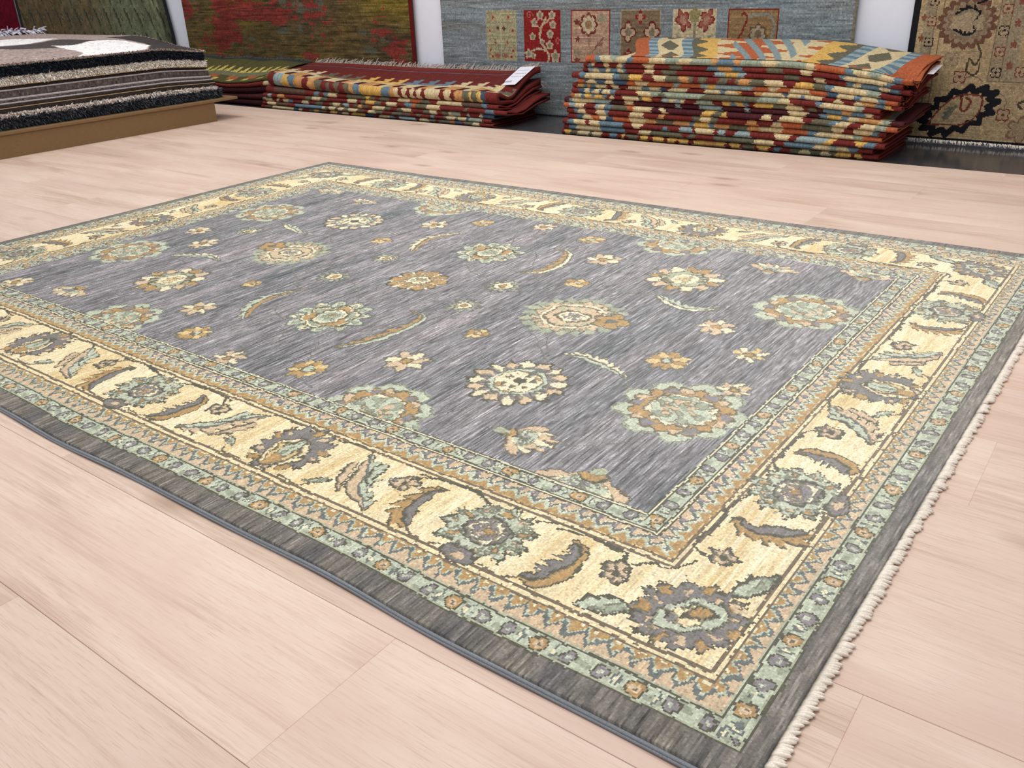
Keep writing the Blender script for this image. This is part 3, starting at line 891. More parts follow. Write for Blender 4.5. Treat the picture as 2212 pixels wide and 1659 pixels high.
def fringe(parent, P0, direc, n, L, mat, seed, name='fringe', rad=.0013, droop=.4, spread=.5):
    """loose warp ends, too many and too fine to count"""
    g = np.random.default_rng(seed); V = []; Fc = []
    P0 = np.asarray(P0, float); s = np.linspace(0, 1, len(P0))
    for i in range(n):
        u = (i + .5) / n; p = np.array([np.interp(u, s, P0[:, a]) for a in range(3)])
        d = np.asarray(direc, float) + g.normal(0, spread, 3) * [1, .3, .6]; d /= np.linalg.norm(d)
        l = L * g.uniform(.7, 1.15)
        pts = [p, p + d * l * .5, p + d * l + np.array([0, 0, -droop * l * g.uniform(.4, 1)])]
        v, f = tube(pts, [rad, rad * 1.2, rad * .6], 3, False)
        q = len(V); V += list(v); Fc += [tuple(a + q for a in k) for k in f]
    o = link(name, mesh(name, np.array(V), Fc), parent, mat); o['kind'] = 'stuff'
    return o

# ---- tall stack on the right
RIGHT = [
    (-2.450,"O11B6C12S6C12B6O18C16S15C13S20A6B16A6S20C15S25C8O26B7C13S9C11B7O8"),
    (-2.470,"R6B3C4R10C6R10C5B3R21C11R17G13R26B10A14B10R23G15R16C10R24B4C35B5R8"),
    (-2.480,"R6L6C6B9C5B8C6B4R21C10R9G15R39L10Y13L7R37G13R13C9R19B6C6B15C9B8R8"),
    (-2.535,"R9B7C32B8G11Y14R13C12G15A9G5R5G8R12G10R7G3A11G14C17R11Y15G11B6C29S11R17"),
    (-2.505,"O8N4C9N12C9N16O9C14O27L6O22L7Y8L37O14C9O11C17O16N9C14B6C14B6O10"),
    (-2.545,"R7Y7B4A4B6C13R6C8R11C15B8C12N6R4C19R18C16B5C11A4R13A7C20N4C12B3C16R11C6R11C6A11B8Y5R8"),
    (-2.540,"R9N7C6N4C8N3C9B6R25C15S8G7S39G55S19C11R23B4C30S6R14"),
    (-2.545,"O5C8B4Y8B4Y9B5R4C4R10C18G4Y10R12L7C7L6C4R12S16R10Y8B5Y7B5R6Y18G12C15R5G7M6B16A8B12C6R6"),
    (-2.590,"M6B4C26L19M16C10M46L5M20L23M23L4M37C17M11B7Y12B6C9A17C3S6M11"),
    (-2.590,"O7L7C11R13L4C7B8G19O7C20M10C6M38Y11G9Y5M34C9M8C21R8G15B6C11R10C12S9O9"),
    (-2.575,"R9B5C9R13C11B4R25C15R17A6R30G8C11G7R29A9R15C8O19G26C11R8C16B5R6"),
    (-2.570,"R11N8C10O10C8N8O19C19A10G19A17B5Y15B6A15G18A11C22O23B8C32S8O16"),
    (-2.595,"R6B8C14R5C12B27R11C10R24B5R13L14R3C19R4L7R10L15R24C13R7L26Y7R19Y7B9R8"),
    (-2.595,"R7B9C29B29R16C13G35R7G7R19G40C19R10B27C13S7C10B8R12"),
    (-2.610,"R4Y7G9C14G4C11R10B8R6Y3R4G11R4Y8R6Y12R4Y9R3Y10R6Y10A14Y8R5Y10R3G11R3Y11R5B6R9G9C9G10C7G6Y13R3Y6R14"),
]
EDG = [.387, .357, .332, .305, .277, .253, .229, .205, .181, .155, .130, .101, .073, .046, .018, TILE_Z + .0005]
WORD = ['topmost', 'second from the top', 'third from the top', 'fourth from the top', 'fifth from the top', 'sixth from the top', 'seventh from the top', 'eighth from the top',
        'ninth from the top', 'tenth from the top', 'eleventh from the top', 'twelfth from the top', 'third from the bottom', 'second from the bottom', 'bottom']
LOOK = ['orange-ended', 'red and cream', 'red and pale blue', 'dark red and yellow', 'orange and navy', 'cream and crimson', 'grey-green', 'red and yellow checked',
        'maroon', 'orange-ended maroon', 'red and amber', 'amber and olive', 'red and sky blue', 'olive and cream', 'yellow spotted red']
def def_right(x, y, z):
    h = np.clip(z / .39, 0, 1)
    y = np.broadcast_to(y, np.shape(x))
    return h * (.050 * smoothstep(.05, .42, y) * smoothstep(-2.42, -2.16, x) * (1 - .35 * smoothstep(-1.5, -.9, x)) - .042 * smoothstep(-1.45, -.90, x)
                - .062 * h * np.exp(-((y - .10) / .075) ** 2) * smoothstep(-1.06, -.93, x))
def flap_cols(x, y):
    """top leaf of the topmost kilim: banded ends, stepped flames in the middle"""
    c = np.full((len(x), 3), -1.0); u = (x + 2.20) / 1.27
    v = y / .42; w = np.minimum(u, 1 - u) * 1.27
    z = np.abs(((v * 3.2) % 1) - .5) * 2
    zs = np.floor(z * 5) / 5
    fl = np.floor((u * 7 + zs * .8) % 2)
    c[:] = np.where(fl[:, None] > 0, KC['O'], KC['C'])
    q = np.abs(u - .5)
    c[(q < .11) & (np.abs(((u * 18 + v * 2) % 1) - .5) < .22)] = KC['L'] * .9
    m = (w < .43) & (w >= .31); c[m] = KC['Y']
    m &= (w < .385 - .06 * zs); c[m] = KC['G']
    m = (w < .31) & (w >= .26); c[m] = np.where((np.floor(y[m] / .035) % 2)[:, None] > 0, KC['B'], KC['L'])
    m = (w < .26) & (w >= .13); c[m] = KC['C']
    m2 = m & (np.abs(w - .195) < .05 - .10 * np.abs(((v * 2.2 + .2) % 1) - .5)) & (((v * 2.2 + .2) % 1) > .12); c[m2] = KC['G']
    m3 = m & (v < .22) & ((np.abs(w - .17) < .014) | (np.abs(w - .22) < .014)) & (np.abs(v - .12) < .05); c[m3] = KC['O']
    m = (w < .13) & (w >= .075); c[m] = np.where((np.floor(y[m] / .03) % 2)[:, None] > 0, KC['B'], KC['L'])
    c[w < .075] = KC['O']
    return c
GR = 'kilims of the tall right-hand stack'
rs = []
for i, (x0, s) in enumerate(RIGHT):
    zt, zl = EDG[i], EDG[i + 1]
    o, info = kilim('folded_kilim', x0, s, 3.925 + .008 * ((i * 7) % 3), (lambda x: .06 + .40 * smoothstep(-2.27, -2.22, x)) if i == 0 else .46, lambda x, a=zl: a + 0 * x, lambda x, a=zt - zl: (a - .0008) + 0 * x, def_right,
                    '%s folded kilim, %s of the tall right stack' % (LOOK[i], WORD[i]), GR, seed=i, inner='R' if i % 3 else 'M')
    rs.append((o, info))
# loose top leaf of the topmost kilim
nx, ny = 250, 70
gx = np.linspace(-2.20, -.925, nx + 1); gy = np.linspace(.012, .425, ny + 1)
GX, GY = np.meshgrid(gx, gy)
GZ = .388 + def_right(GX, GY, .39 + 0 * GX)
sx = -.17 * smoothstep(.0, .42, GY) * (1 - smoothstep(-2.0, -1.2, GX)) + .05 * smoothstep(0, .42, GY) * smoothstep(-1.6, -1.0, GX)
up = np.stack([GX + sx, 3.925 + GY, GZ + .004], -1).reshape(-1, 3); dn = up - [0, 0, .0045]
xc = np.repeat(((gx[:-1] + gx[1:]) / 2)[None], ny, 0).ravel(); yc = np.repeat(((gy[:-1] + gy[1:]) / 2)[:, None], nx, 1).ravel()
fc = flap_cols(xc, yc) * (1 + rng.normal(0, .05, (len(xc), 1)))
ff = grid_faces(nx, ny); n1 = nx + 1
per = np.concatenate([np.arange(nx), np.arange(ny) * n1 + nx, np.arange(nx, 0, -1) + ny * n1, np.arange(ny, 0, -1) * n1])
k = np.arange(len(per)); kn = np.roll(k, -1)
sid = np.stack([per[k] + len(up), per[kn] + len(up), per[kn], per[k]], 1)
ci = np.concatenate([np.arange(nx), np.full(ny, nx - 1), np.arange(nx - 1, -1, -1), np.zeros(ny, int)])
cj = np.concatenate([np.zeros(nx, int), np.arange(ny), np.full(nx, ny - 1), np.arange(ny - 1, -1, -1)])
me = mesh('top_leaf', np.vstack([up, dn]), np.vstack([ff, ff[:, ::-1] + len(up), sid]),
          lin(np.clip(np.vstack([fc, fc, fc.reshape(ny, nx, 3)[cj, ci]]), 0, 255)))
me.materials.append(M_KILIM); link('top_leaf', me, rs[0][0])

# ---- low stack in the middle
TWO = [
    (-4.975,"R12L16Y12B11A16R11A14G12R10G6R9G7R10G9A7B11Y38B14A7C7R6C7R6C6R4C7R6C22R7C10R6A12G10Y3G8Y6N6R16"),
    (-5.015,"R17K61R18B9R9B8C16R18G33Y6G10R8G16R15C19O17G14R12C38K29B8R15"),
    (-5.050,"R10L7R12A14R42G13C16G13R36C17R8G8Y16G11R9C17R14B11O6G18C21R37G4R26B12R18"),
    (-5.075,"G5C15R9C5R8C11B9R19C13R14G13R13G6C13K7L10R8K9A7K11R8C20G10R11G8C15R20G10C11R8G10C4S13R10S3R15C4N16"),
    (-5.075,"R10C18K25R16B52C6G7C11K6C9G10C15K12R8C12G12R16G15K15R11G6R16B5R15G4C13G4C12N4S20R13"),
    (-5.095,"R9K15C44N10C7R13G9Y9G14R8Y13K9C12R6Y23N15R9C18B8R8L28R6C14G11R5G18O6N11R4G13C10R20"),
]
XT = [-5.2, -4.9, -4.45, -4.03, -3.3, -2.9]
TOPS = [[.232, .228, .195, .178, .182, .195], [.140, .136, .122, .116, .116, .122], [.090] * 6, [.063] * 6, [.034] * 6, [.011] * 6, [TILE_Z + .0005] * 6]
def def_two(x, y, z):
    h = np.clip(z / .18, 0, 1.3); y = np.broadcast_to(y, np.shape(x))
    tp = np.interp(x, XT, TOPS[0])
    return h * ((.232 - tp) * smoothstep(.08, .40, y) + .012 * smoothstep(.25, .42, y) - .05 * np.exp(-((y - .13) / .09) ** 2) * smoothstep(-3.25, -2.98, x)
                + .035 * smoothstep(.15, .42, y) * smoothstep(-3.3, -2.95, x))
def two_cols(x, y):
    c = np.empty((len(x), 3)); c[:] = KC['R'] * .92
    u = ((x + 5.0) / .125) % 1; b = np.floor((x + 5.0) / .125)
    h = (np.floor(np.clip(u, 0, .999) * 4) + 1) / 4
    grp = np.floor(b / 3) % 4
    lo, hi = .12, .12 + .10 * h
    hook = (y > lo) & (y < hi) & ~((np.abs(y - .168) < .011) & (u < .62))
    for gcol, key in ((0, 'C'), (1, 'G'), (2, 'Y'), (3, 'B')):
        c[hook & (grp == gcol)] = KC[key]
    c[y < .12] = KC['A']
    m = (y < .12) & ((np.floor((x + 5) / .11) % 2) > 0); c[m] = KC['C']
    m = (y < .10) & ((np.floor((x + 5) / .055) % 3) == 0); c[m] = KC['M']
    c[(y > .325) & (y < .332)] = (90, 92, 112)
    c[y > .36] = KC['R'] * 1.05
    return c
LOOK2 = ['maroon-topped kilim with a cream fringe and hooked triangles', 'brown kilim with one red end', 'rust and grey thin kilim', 'cream and red spotted kilim', 'slate and red kilim', 'yellow-green and navy kilim']
WORD2 = ['topmost of', 'second from the top of', 'third from the top of', 'third from the bottom of', 'second from the bottom of', 'at the bottom of']
two = []
for i, (x0, s) in enumerate(TWO):
    zb = lambda x, a=TOPS[i + 1]: np.interp(x, XT, a)
    th = lambda x, a=TOPS[i], b=TOPS[i + 1]: np.interp(x, XT, a) - np.interp(x, XT, b) - .0008
    o, info = kilim('folded_kilim', x0, s, 3.935 + .006 * (i % 2), .43, zb, th, def_two, '%s, folded, %s the low stack' % (LOOK2[i], WORD2[i]), 'kilims of the low middle stack',
                    top=two_cols if i == 0 else None, n_top=60 if i == 0 else 5, seed=40 + i, inner='M')
    two.append(o)
    if i == 0:
        X, yo, z0, t = info; sel = slice(0, None, 12)
        P0 = np.stack([X, yo + .43, z0 + t - .003 + def_two(X, .43 + 0 * X, z0 + t)], 1)[sel]
        fringe(o, P0, (.25, .55, .55), 260, .060, M_FRINGE_G, 5, rad=.0026, spread=.35)
    if i == 2:
        P0 = np.stack([X, yo + .43, z0 + .01 + def_two(X, .43 + 0 * X, z0 + .01)], 1)[-30:]
        fringe(o, P0, (.9, .6, .0), 26, .06, M_FRINGE_G, 6)

# ---- small green stack behind the pallet
def def_one(x, y, z):
    h = np.clip(z / .16, 0, 1.2); y = np.broadcast_to(y, np.shape(x))
    return h * (.115 * smoothstep(.0, .36, y) + .045 * smoothstep(-5.30, -5.02, x) * (1 - smoothstep(.1, .35, y)) + .006 * np.sin(x * 14))
def one_cols(x, y):
    c = np.empty((len(x), 3)); c[:] = (82, 80, 48)
    u = ((x + 7) / .085) % 1; h = np.floor(np.clip(u, 0, 1) * 6) / 6
    hk = (y > .15) & (y < .15 + .09 * h); c[hk & ~((np.abs(y - .185) < .009) & (u < .6))] = (196, 178, 96)
    c[(y > .105) & (y < .15)] = (112, 112, 84)
    m = (y > .06) & (y < .10) & ((np.floor((x + 7) / .11) % 2) > 0); c[m] = KC['O'] * .95
    m = (y > .015) & (y < .06) & (u > .35) & ((np.floor((x + 7) / .085) % 2) > 0); c[m] = (190, 172, 96)
    c[y > .335] = (58, 62, 58)
    return c
KC['D'] = np.array((82, 80, 48.)); KC['E'] = np.array((52, 20, 26.))
ONE = [(-6.62, 'D322', .150, .134, 'olive green kilim with a row of yellow triangles, topmost of the stack behind the pallet'),
       (-6.60, 'C6R300C12', .133, .108, 'dark red kilim with a cream edge, just under the olive one behind the pallet'),
       (-6.60, 'E322', .107, .070, 'plain dark maroon kilim, third down in the stack behind the pallet'),
       (-6.58, 'M314', .069, .030, 'maroon kilim second from the floor in the stack behind the pallet'),
       (-6.56, 'E306', .029, TILE_Z + .0005, 'lowest dark maroon kilim of the stack behind the pallet')]
for i, (x0, s, a, b, lab) in enumerate(ONE):
    o, info = kilim('folded_kilim', x0, s, 3.965, .40, lambda x, q=b: q + 0 * x, lambda x, q=a - b: q - .0006 + 0 * x, def_one, lab, 'kilims of the stack behind the pallet',
                    top=one_cols if i == 0 else None, n_top=46 if i == 0 else 5, seed=70 + i, inner='E', step=.008)
    if i < 2:
        X, yo, z0, t = info
        P0 = np.stack([X, yo + .40, z0 + t + def_one(X, .40 + 0 * X, z0 + t)], 1)[::10]
        if i == 0: fringe(o, P0, (.1, 1, .35), 170, .03, M_FRINGE_D, 8, rad=.0028, spread=.7)
        else: fringe(o, P0[-3:], (.9, .3, .2), 40, .05, M_FRINGE, 9, rad=.0022, spread=.6)

# ---- price tags lying on the stacks
def price_tag(loc, rz, tilt, w, h, label):
    t = empty('price_tag', loc); t.rotation_euler = (tilt[0], tilt[1], rz)
    v, f = box_data(-w / 2, w / 2, -h / 2, h / 2, 0, .0008)
    link('paper', mesh('paper', v, f), t, M_PAPER)
    V = []; Fc = []
    g = random.Random(3)
    for row, y in enumerate((.30, .12, -.05, -.32)):
        x = -.36
        while x < .34:
            l = g.uniform(.05, .14) if row < 3 else g.uniform(.03, .06)
            hh = .010 if row < 3 else .05
            a, b = box_data(x * w, (x + l) * w, (y - hh) * h, (y + hh) * h, .0008, .0010)
            q = len(V); V += a; Fc += [tuple(i + q for i in k) for k in b]; x += l + (.04 if row < 3 else .035)
            if row == 3 and x > .0: break
    link('print', mesh('print', V, Fc), t, M_INK)
    return tag(t, label, 'tag')
def lay_on(fn, x, y, e=.03):
    z = float(fn(x, y)); sx = (float(fn(x + e, y)) - float(fn(x - e, y))) / (2 * e); sy = (float(fn(x, y + e)) - float(fn(x, y - e))) / (2 * e)
    return z, math.atan(sy), -math.atan(sx)
def two_top(x, y):
    X = np.array([x]); t = np.interp(X, XT, TOPS[0]); return (t + def_two(X, np.array([y - 3.935]), t))[0]
z, ax, ay = lay_on(two_top, -3.10, 4.225)
price_tag((-3.10, 4.225, z + .003), -.12, (ax, ay), .12, .20, 'white printed price tag on the maroon topmost kilim of the low middle stack')
def leaf_z(x, y): return (.388 + def_right(np.array([x]), np.array([y - 3.925]), np.array([.39])))[0]
z, ax, ay = lay_on(leaf_z, -.89, 4.20)
price_tag((-.910, 4.24, z - .030), .0, (ax, ay), .09, .15, 'white price tag peeking out under the orange-ended topmost kilim')

# ------------------------------------------------------------------ pallet with shag rugs
pal = tag(empty('pallet', (-4.8, 2.2, 0)), 'low brown fibreboard pallet under the pile of shag rugs', 'pallet')
def child_box(name, x0, x1, y0, y1, z0, z1, ch=.002):
    v, f = box_data(x0 + 4.8, x1 + 4.8, y0 - 2.2, y1 - 2.2, z0, z1, ch); return link(name, mesh(name, v, f), pal, M_BOARD)
child_box('top_board', -7.0, -4.79, .80, 3.53, .115, .130, .003)
child_box('side_panel', -4.822, -4.80, .85, 3.36, .0005, .115)
child_box('side_panel', -6.95, -6.928, .85, 3.36, .0005, .115)
child_box('end_panel', -6.928, -4.822, 3.30, 3.322, .0005, .115)
child_box('end_panel', -6.928, -4.822, .90, .922, .0005, .115)
child_box('middle_rail', -5.9, -5.878, .922, 3.30, .0005, .115)

SHX0, SHX1, SHY0, SHY1 = -6.88, -4.85, .95, 3.45
def def_shag(x, y, z):
    h = np.clip((z - .13) / .32, 0, 1.1)
    return h * (.030 * smoothstep(-4.9, -5.6, x) - .040 * smoothstep(3.05, 3.47, y) * smoothstep(-5.6, -4.95, x) - .03 * smoothstep(1.35, .95, y) - .012 * smoothstep(-5.05, -4.82, x))

def slab_rug(name, x0, x1, y0, y1, z0, z1, col, label, bulge=.004, var=.1, weave=None, seed=0, res=.05, bind=None, mat=None):
    g = np.random.default_rng(seed)
    if weave is not None: nx, ny = weave.nx, weave.ny
    else: nx, ny = int((x1 - x0) / res), int((y1 - y0) / .008)
    gx = np.linspace(x0, x1, nx + 1); gy = np.linspace(y0, y1, ny + 1); GX, GY = np.meshgrid(gx, gy)
    n1 = nx + 1
    per = np.concatenate([np.arange(nx), np.arange(ny) * n1 + nx, np.arange(nx, 0, -1) + ny * n1, np.arange(ny, 0, -1) * n1])
    P = np.stack([GX, GY, np.full_like(GX, z1)], -1).reshape(-1, 3)
    cx, cy = (x0 + x1) / 2, (y0 + y1) / 2
    nor = np.zeros((len(per), 2)); b = P[per]
    nor[np.abs(b[:, 0] - x1) < 1e-6, 0] = 1; nor[np.abs(b[:, 0] - x0) < 1e-6, 0] = -1
    nor[np.abs(b[:, 1] - y1) < 1e-6, 1] = 1; nor[np.abs(b[:, 1] - y0) < 1e-6, 1] = -1
    wob = .004 * np.sin(b[:, 1] * 9 + seed) + .003 * np.sin(b[:, 1] * 23 + seed * 2)
    lv = [P]
    for q in (.8, .5, .2, 0):
        r = b.copy(); r[:, :2] += nor * (bulge * math.sin(math.pi * max(q, .06)) + wob * .5)[:, None]; r[:, 2] = z0 + (z1 - z0) * q; lv.append(r)
    V = np.vstack(lv); V[:, 2] += def_shag(V[:, 0], V[:, 1], V[:, 2])
    fs = [grid_faces(nx, ny)]; k = np.arange(len(per)); kn = np.roll(k, -1); prev = per; off = len(P)
    for q in range(4):
        cur = off + k; fs.append(np.stack([cur, off + kn, prev[kn] if q == 0 else prev[kn], prev[k]], 1)); prev = cur; off += len(per)
    F = np.vstack(fs)
    if weave is not None: tc = weave.c.reshape(-1, 3)
    else: tc = np.repeat(np.array(col, float)[None], nx * ny, 0)
    sc = np.repeat(np.array(col, float)[None], len(F) - nx * ny, 0)
    c = np.vstack([tc, sc]) * (1 + g.normal(0, var, (len(F), 1)))
    me = mesh(name, V, F, lin(np.clip(c, 0, 255))); me.materials.append(mat or M_SHAG)
    o = link(name, me); tag(o, label, 'rug', 'rugs piled on the pallet')
    if bind:
        yy = np.linspace(y0, y1, 90)
        for zq, rr, mt in bind:
            zz = z0 + (z1 - z0) * zq
            pts = np.stack([np.full_like(yy, x1 + bulge * .8) + .002 * np.sin(yy * 9 + seed), yy, zz + def_shag(np.full_like(yy, x1), yy, np.full_like(yy, zz))], 1)
            v, f = tube(pts, rr, 6); link('edge_binding', mesh('edge_binding', v, f), o, mt)
    return o

def shag_pile(o, x1, y0, y1, z0, z1, cols, n, L, seed, wd=.0028, top=False):
    """shaggy yarn ends along the two visible edges"""
    g = np.random.default_rng(seed); V = np.empty((n * 5, 3)); C = np.empty((n * 2, 3)); cols = np.array(cols, float)
    ne = n // 5
    side = np.arange(n) < n - ne
    y = np.where(side, g.uniform(y0, y1, n), y1); x = np.where(side, x1, g.uniform(x1 - .9, x1, n))
    zq = g.uniform(0, 1, n) ** .8; z = z0 + (z1 - z0) * zq
    d = np.stack([np.where(side, 1.0, g.normal(0, .4, n)), np.where(side, g.normal(0, .5, n), 1.0), g.normal(-.25, .55, n) + (zq - .5) * .9], 1)
    d /= np.linalg.norm(d, axis=1)[:, None]
    p = np.stack([x, y, z + def_shag(x, y, z)], 1)
    tan = np.cross(d, g.normal(0, 1, (n, 3))); tan /= np.linalg.norm(tan, axis=1)[:, None]
    l = L * g.uniform(.5, 1.2, n)[:, None]; w = wd * g.uniform(.7, 1.3, n)[:, None]
    tip = p + d * l + np.array([0, 0, -.35]) * l * g.uniform(0, 1, (n, 1)); mid = p + d * l * .55
    tip[:, 2] = np.maximum(tip[:, 2], z0 - .004 + def_shag(x, y, z0 + 0 * x)) if z0 > .16 else np.maximum(tip[:, 2], .1312)
    mid[:, 2] = np.maximum(mid[:, 2], .1312)
    V[0::5] = p - tan * w * .7; V[1::5] = p + tan * w * .7; V[2::5] = mid + tan * w; V[3::5] = mid - tan * w; V[4::5] = tip
    k = np.arange(n) * 5
    F = np.empty((n * 2, 4), int); F[0::2] = np.stack([k, k + 1, k + 2, k + 3], 1); F[1::2] = np.stack([k + 3, k + 2, k + 4, k + 4], 1)
    fl = [tuple(q) if q[2] != q[3] else tuple(q[:3]) for q in F.tolist()]
    c = cols[g.integers(0, len(cols), n)] * (1 + g.normal(0, .12, (n, 1))); C[0::2] = c; C[1::2] = c
    me = mesh('shag_pile', V, fl, lin(np.clip(C, 0, 255))); me.materials.append(M_SHAG)
    q = link('shag_pile', me, o); q['kind'] = 'stuff'

M_SHAG = fabric_mat('shaggy_yarn', bump=.7, scale=180, rough=.8, spec=.25)
M_BIND_L = plain_mat('pale_grey_binding', (176, 170, 172), rough=.9, var=.25, scale=120)
M_BIND_T = plain_mat('jute_backing', (178, 150, 112), rough=.95, var=.15, scale=120)
ZS = [.1305, .187, .210, .240, .262, .284, .328, .346, .392, .444, .456]
WX = .0
cols_n = [(30, 36, 46), (20, 24, 32), (48, 58, 72), (26, 30, 36)]
cols_c = [(250, 243, 234), (240, 230, 216), (253, 249, 243), (226, 211, 192)]
cols_g = [(70, 74, 82), (50, 53, 60), (92, 96, 104), (34, 35, 40)]
o = slab_rug('shag_rug', SHX0, SHX1, SHY0, SHY1, ZS[0], ZS[1], (40, 40, 46), 'charcoal grey long-pile shag rug lying straight on the pallet board', seed=1)
shag_pile(o, SHX1, SHY0, SHY1, ZS[0] + .014, ZS[1], cols_g, 9000, .030, 1)
o = slab_rug('shag_rug', SHX0, SHX1 - .01, SHY0, SHY1 - .02, ZS[1], ZS[2], (226, 212, 202), 'thin pinkish cream shag rug, lower of the two pale layers in the pallet pile', seed=2)
shag_pile(o, SHX1 - .008, SHY0, SHY1 - .02, ZS[1], ZS[2], [(248, 238, 230), (238, 222, 212), (252, 246, 242), (216, 196, 184)], 5200, .024, 2)
slab_rug('pile_rug', SHX0, SHX1 - .012, SHY0, SHY1 - .02, ZS[2], ZS[3], (46, 40, 38), 'blackish brown rug just above the thin cream layer of the pallet pile', seed=3, var=.12, bind=[(.9, .0022, M_BIND_T)])
slab_rug('pile_rug', SHX0, SHX1 - .014, SHY0, SHY1 - .03, ZS[3], ZS[4], (54, 48, 46), 'dark brown rug with a light bound edge, fourth from the pallet board', seed=4, var=.12, bind=[(.93, .0042, M_BIND_L)])
slab_rug('pile_rug', SHX0, SHX1 - .016, SHY0, SHY1 - .04, ZS[4], ZS[5], (92, 88, 90), 'mid grey rug with a fuzzy whitish edge, fifth from the pallet board', seed=5, var=.15, bind=[(.92, .0055, M_BIND_L)])
slab_rug('pile_rug', SHX0, SHX1 - .018, SHY0, SHY1 - .05, ZS[5], ZS[6], (84, 76, 76), 'thicker speckled grey-brown rug in the middle of the pallet pile', seed=6, var=.16, bind=[(.95, .0042, M_BIND_L)])
slab_rug('pile_rug', SHX0, SHX1 - .018, SHY0, SHY1 - .06, ZS[6], ZS[7], (40, 35, 34), 'thin black-brown rug right below the thick cream shag', seed=7, var=.12)
o = slab_rug('shag_rug', SHX0, SHX1 - .012, SHY0, SHY1 - .07, ZS[7], ZS[8], (240, 228, 208), 'thick cream shag rug under the navy one in the pallet pile', seed=8, bind=[(.06, .0035, M_BIND_T)])
shag_pile(o, SHX1 - .010, SHY0, SHY1 - .07, ZS[7] + .008, ZS[8] - .004, cols_c, 9000, .022, 8)
o = slab_rug('shag_rug', SHX0, SHX1 - .014, SHY0, SHY1 - .07, ZS[8], ZS[9], (30, 34, 42), 'thick navy black shag rug just under the patterned top rug', seed=9)
shag_pile(o, SHX1 - .012, SHY0, SHY1 - .07, ZS[8] + .004, ZS[9] - .002, cols_n, 9000, .022, 9)
TW = Weave(SHX0, SHX1 - .01, SHY0, SHY1 - .05, .012, (158, 140, 134))
def polyfill(w, pts, col):
    p = np.asarray(pts, float); ins = np.zeros(w.X.shape, bool); j = len(p) - 1
    for i in range(len(p)):
        a, b = p[i], p[j]
        cnd = ((a[1] > w.Y) != (b[1] > w.Y)) & (w.X < (b[0] - a[0]) * (w.Y - a[1]) / (b[1] - a[1] + 1e-12) + a[0]); ins ^= cnd; j = i
    w.c[ins] = col
def closed(pts): return spline(list(pts) + [pts[0]], 6)
polyfill(TW, closed([(-5.62, 2.46), (-5.63, 2.74), (-5.86, 3.02), (-5.66, 3.06), (-5.36, 3.05), (-5.32, 2.94), (-5.24, 2.80), (-5.30, 2.66), (-5.4, 2.5)]), (64, 58, 56))
polyfill(TW, [(-5.66, 3.22), (-5.6, 3.46), (-4.8, 3.46), (-4.8, 2.98), (-5.02, 3.14), (-5.2, 3.22)], (56, 50, 48))
polyfill(TW, [(-6.25, 2.72), (-6.40, 2.96), (-6.30, 3.00), (-6.00, 3.10), (-5.84, 2.93), (-5.64, 2.71), (-5.70, 2.59), (-6.1, 2.5)], (240, 236, 234))
polyfill(TW, closed([(-5.40, 2.74), (-5.34, 2.85), (-5.46, 3.02), (-5.40, 3.17), (-5.10, 3.18), (-4.98, 3.10), (-4.80, 2.93), (-4.82, 2.70), (-4.86, 2.60), (-4.97, 2.69), (-5.2, 2.72)]), (242, 238, 236))
polyfill(TW, closed([(-5.0, 2.24), (-5.2, 2.3), (-5.1, 2.1), (-4.9, 1.8), (-4.8, 2.1)]), (60, 52, 50))
polyfill(TW, closed([(-6.2, 1.6), (-5.7, 1.9), (-5.3, 1.7), (-5.6, 1.3)]), (240, 236, 234))
o = slab_rug('pile_rug', TW.x0, SHX1 - .01, SHY0, SHY1 - .05, ZS[9], ZS[10], (140, 124, 116), 'taupe rug with white and dark wavy patches on top of the pallet pile', seed=10, weave=TW, var=.10)
shag_pile(o, SHX1 - .012, SHY0, SHY1 - .05, ZS[9] + .004, ZS[10], [(150, 132, 124), (176, 156, 144), (110, 96, 90), (200, 184, 172)], 5000, .012, 10, wd=.002)

# ---- far pile with a white fringe, beyond the pallet
FAR = [(.0005, .150, 'M', 'dark red folded rug at the bottom of the far left pile'), (.151, .300, 'E', 'maroon folded rug in the middle of the far left pile'),
       (.301, .425, 'G', 'dark folded rug just below the white-fringed one, far left'), (.426, .485, 'R', 'red folded rug with a white fringe on top of the far left pile')]
for i, (a, b, c, lab) in enumerate(FAR):
    o, info = kilim('folded_rug', -9.25, c + '340', 3.05, .74, lambda x, q=a: q + 0 * x, lambda x, q=b - a: q - .0006 + 0 * x, lambda x, y, z: 0 * x, lab, 'rugs of the far left pile', seed=90 + i, inner='E', step=.03)
    if i >= 2:
        ys = np.linspace(3.06, 3.78, 30); P0 = np.stack([np.full_like(ys, -7.55), ys, np.full_like(ys, b - .012)], 1)
        fringe(o, P0, (1, 0, .25), 150, .11, M_PAPER if i == 3 else M_FRINGE_G, 20 + i, rad=.004, droop=.35, spread=.35)

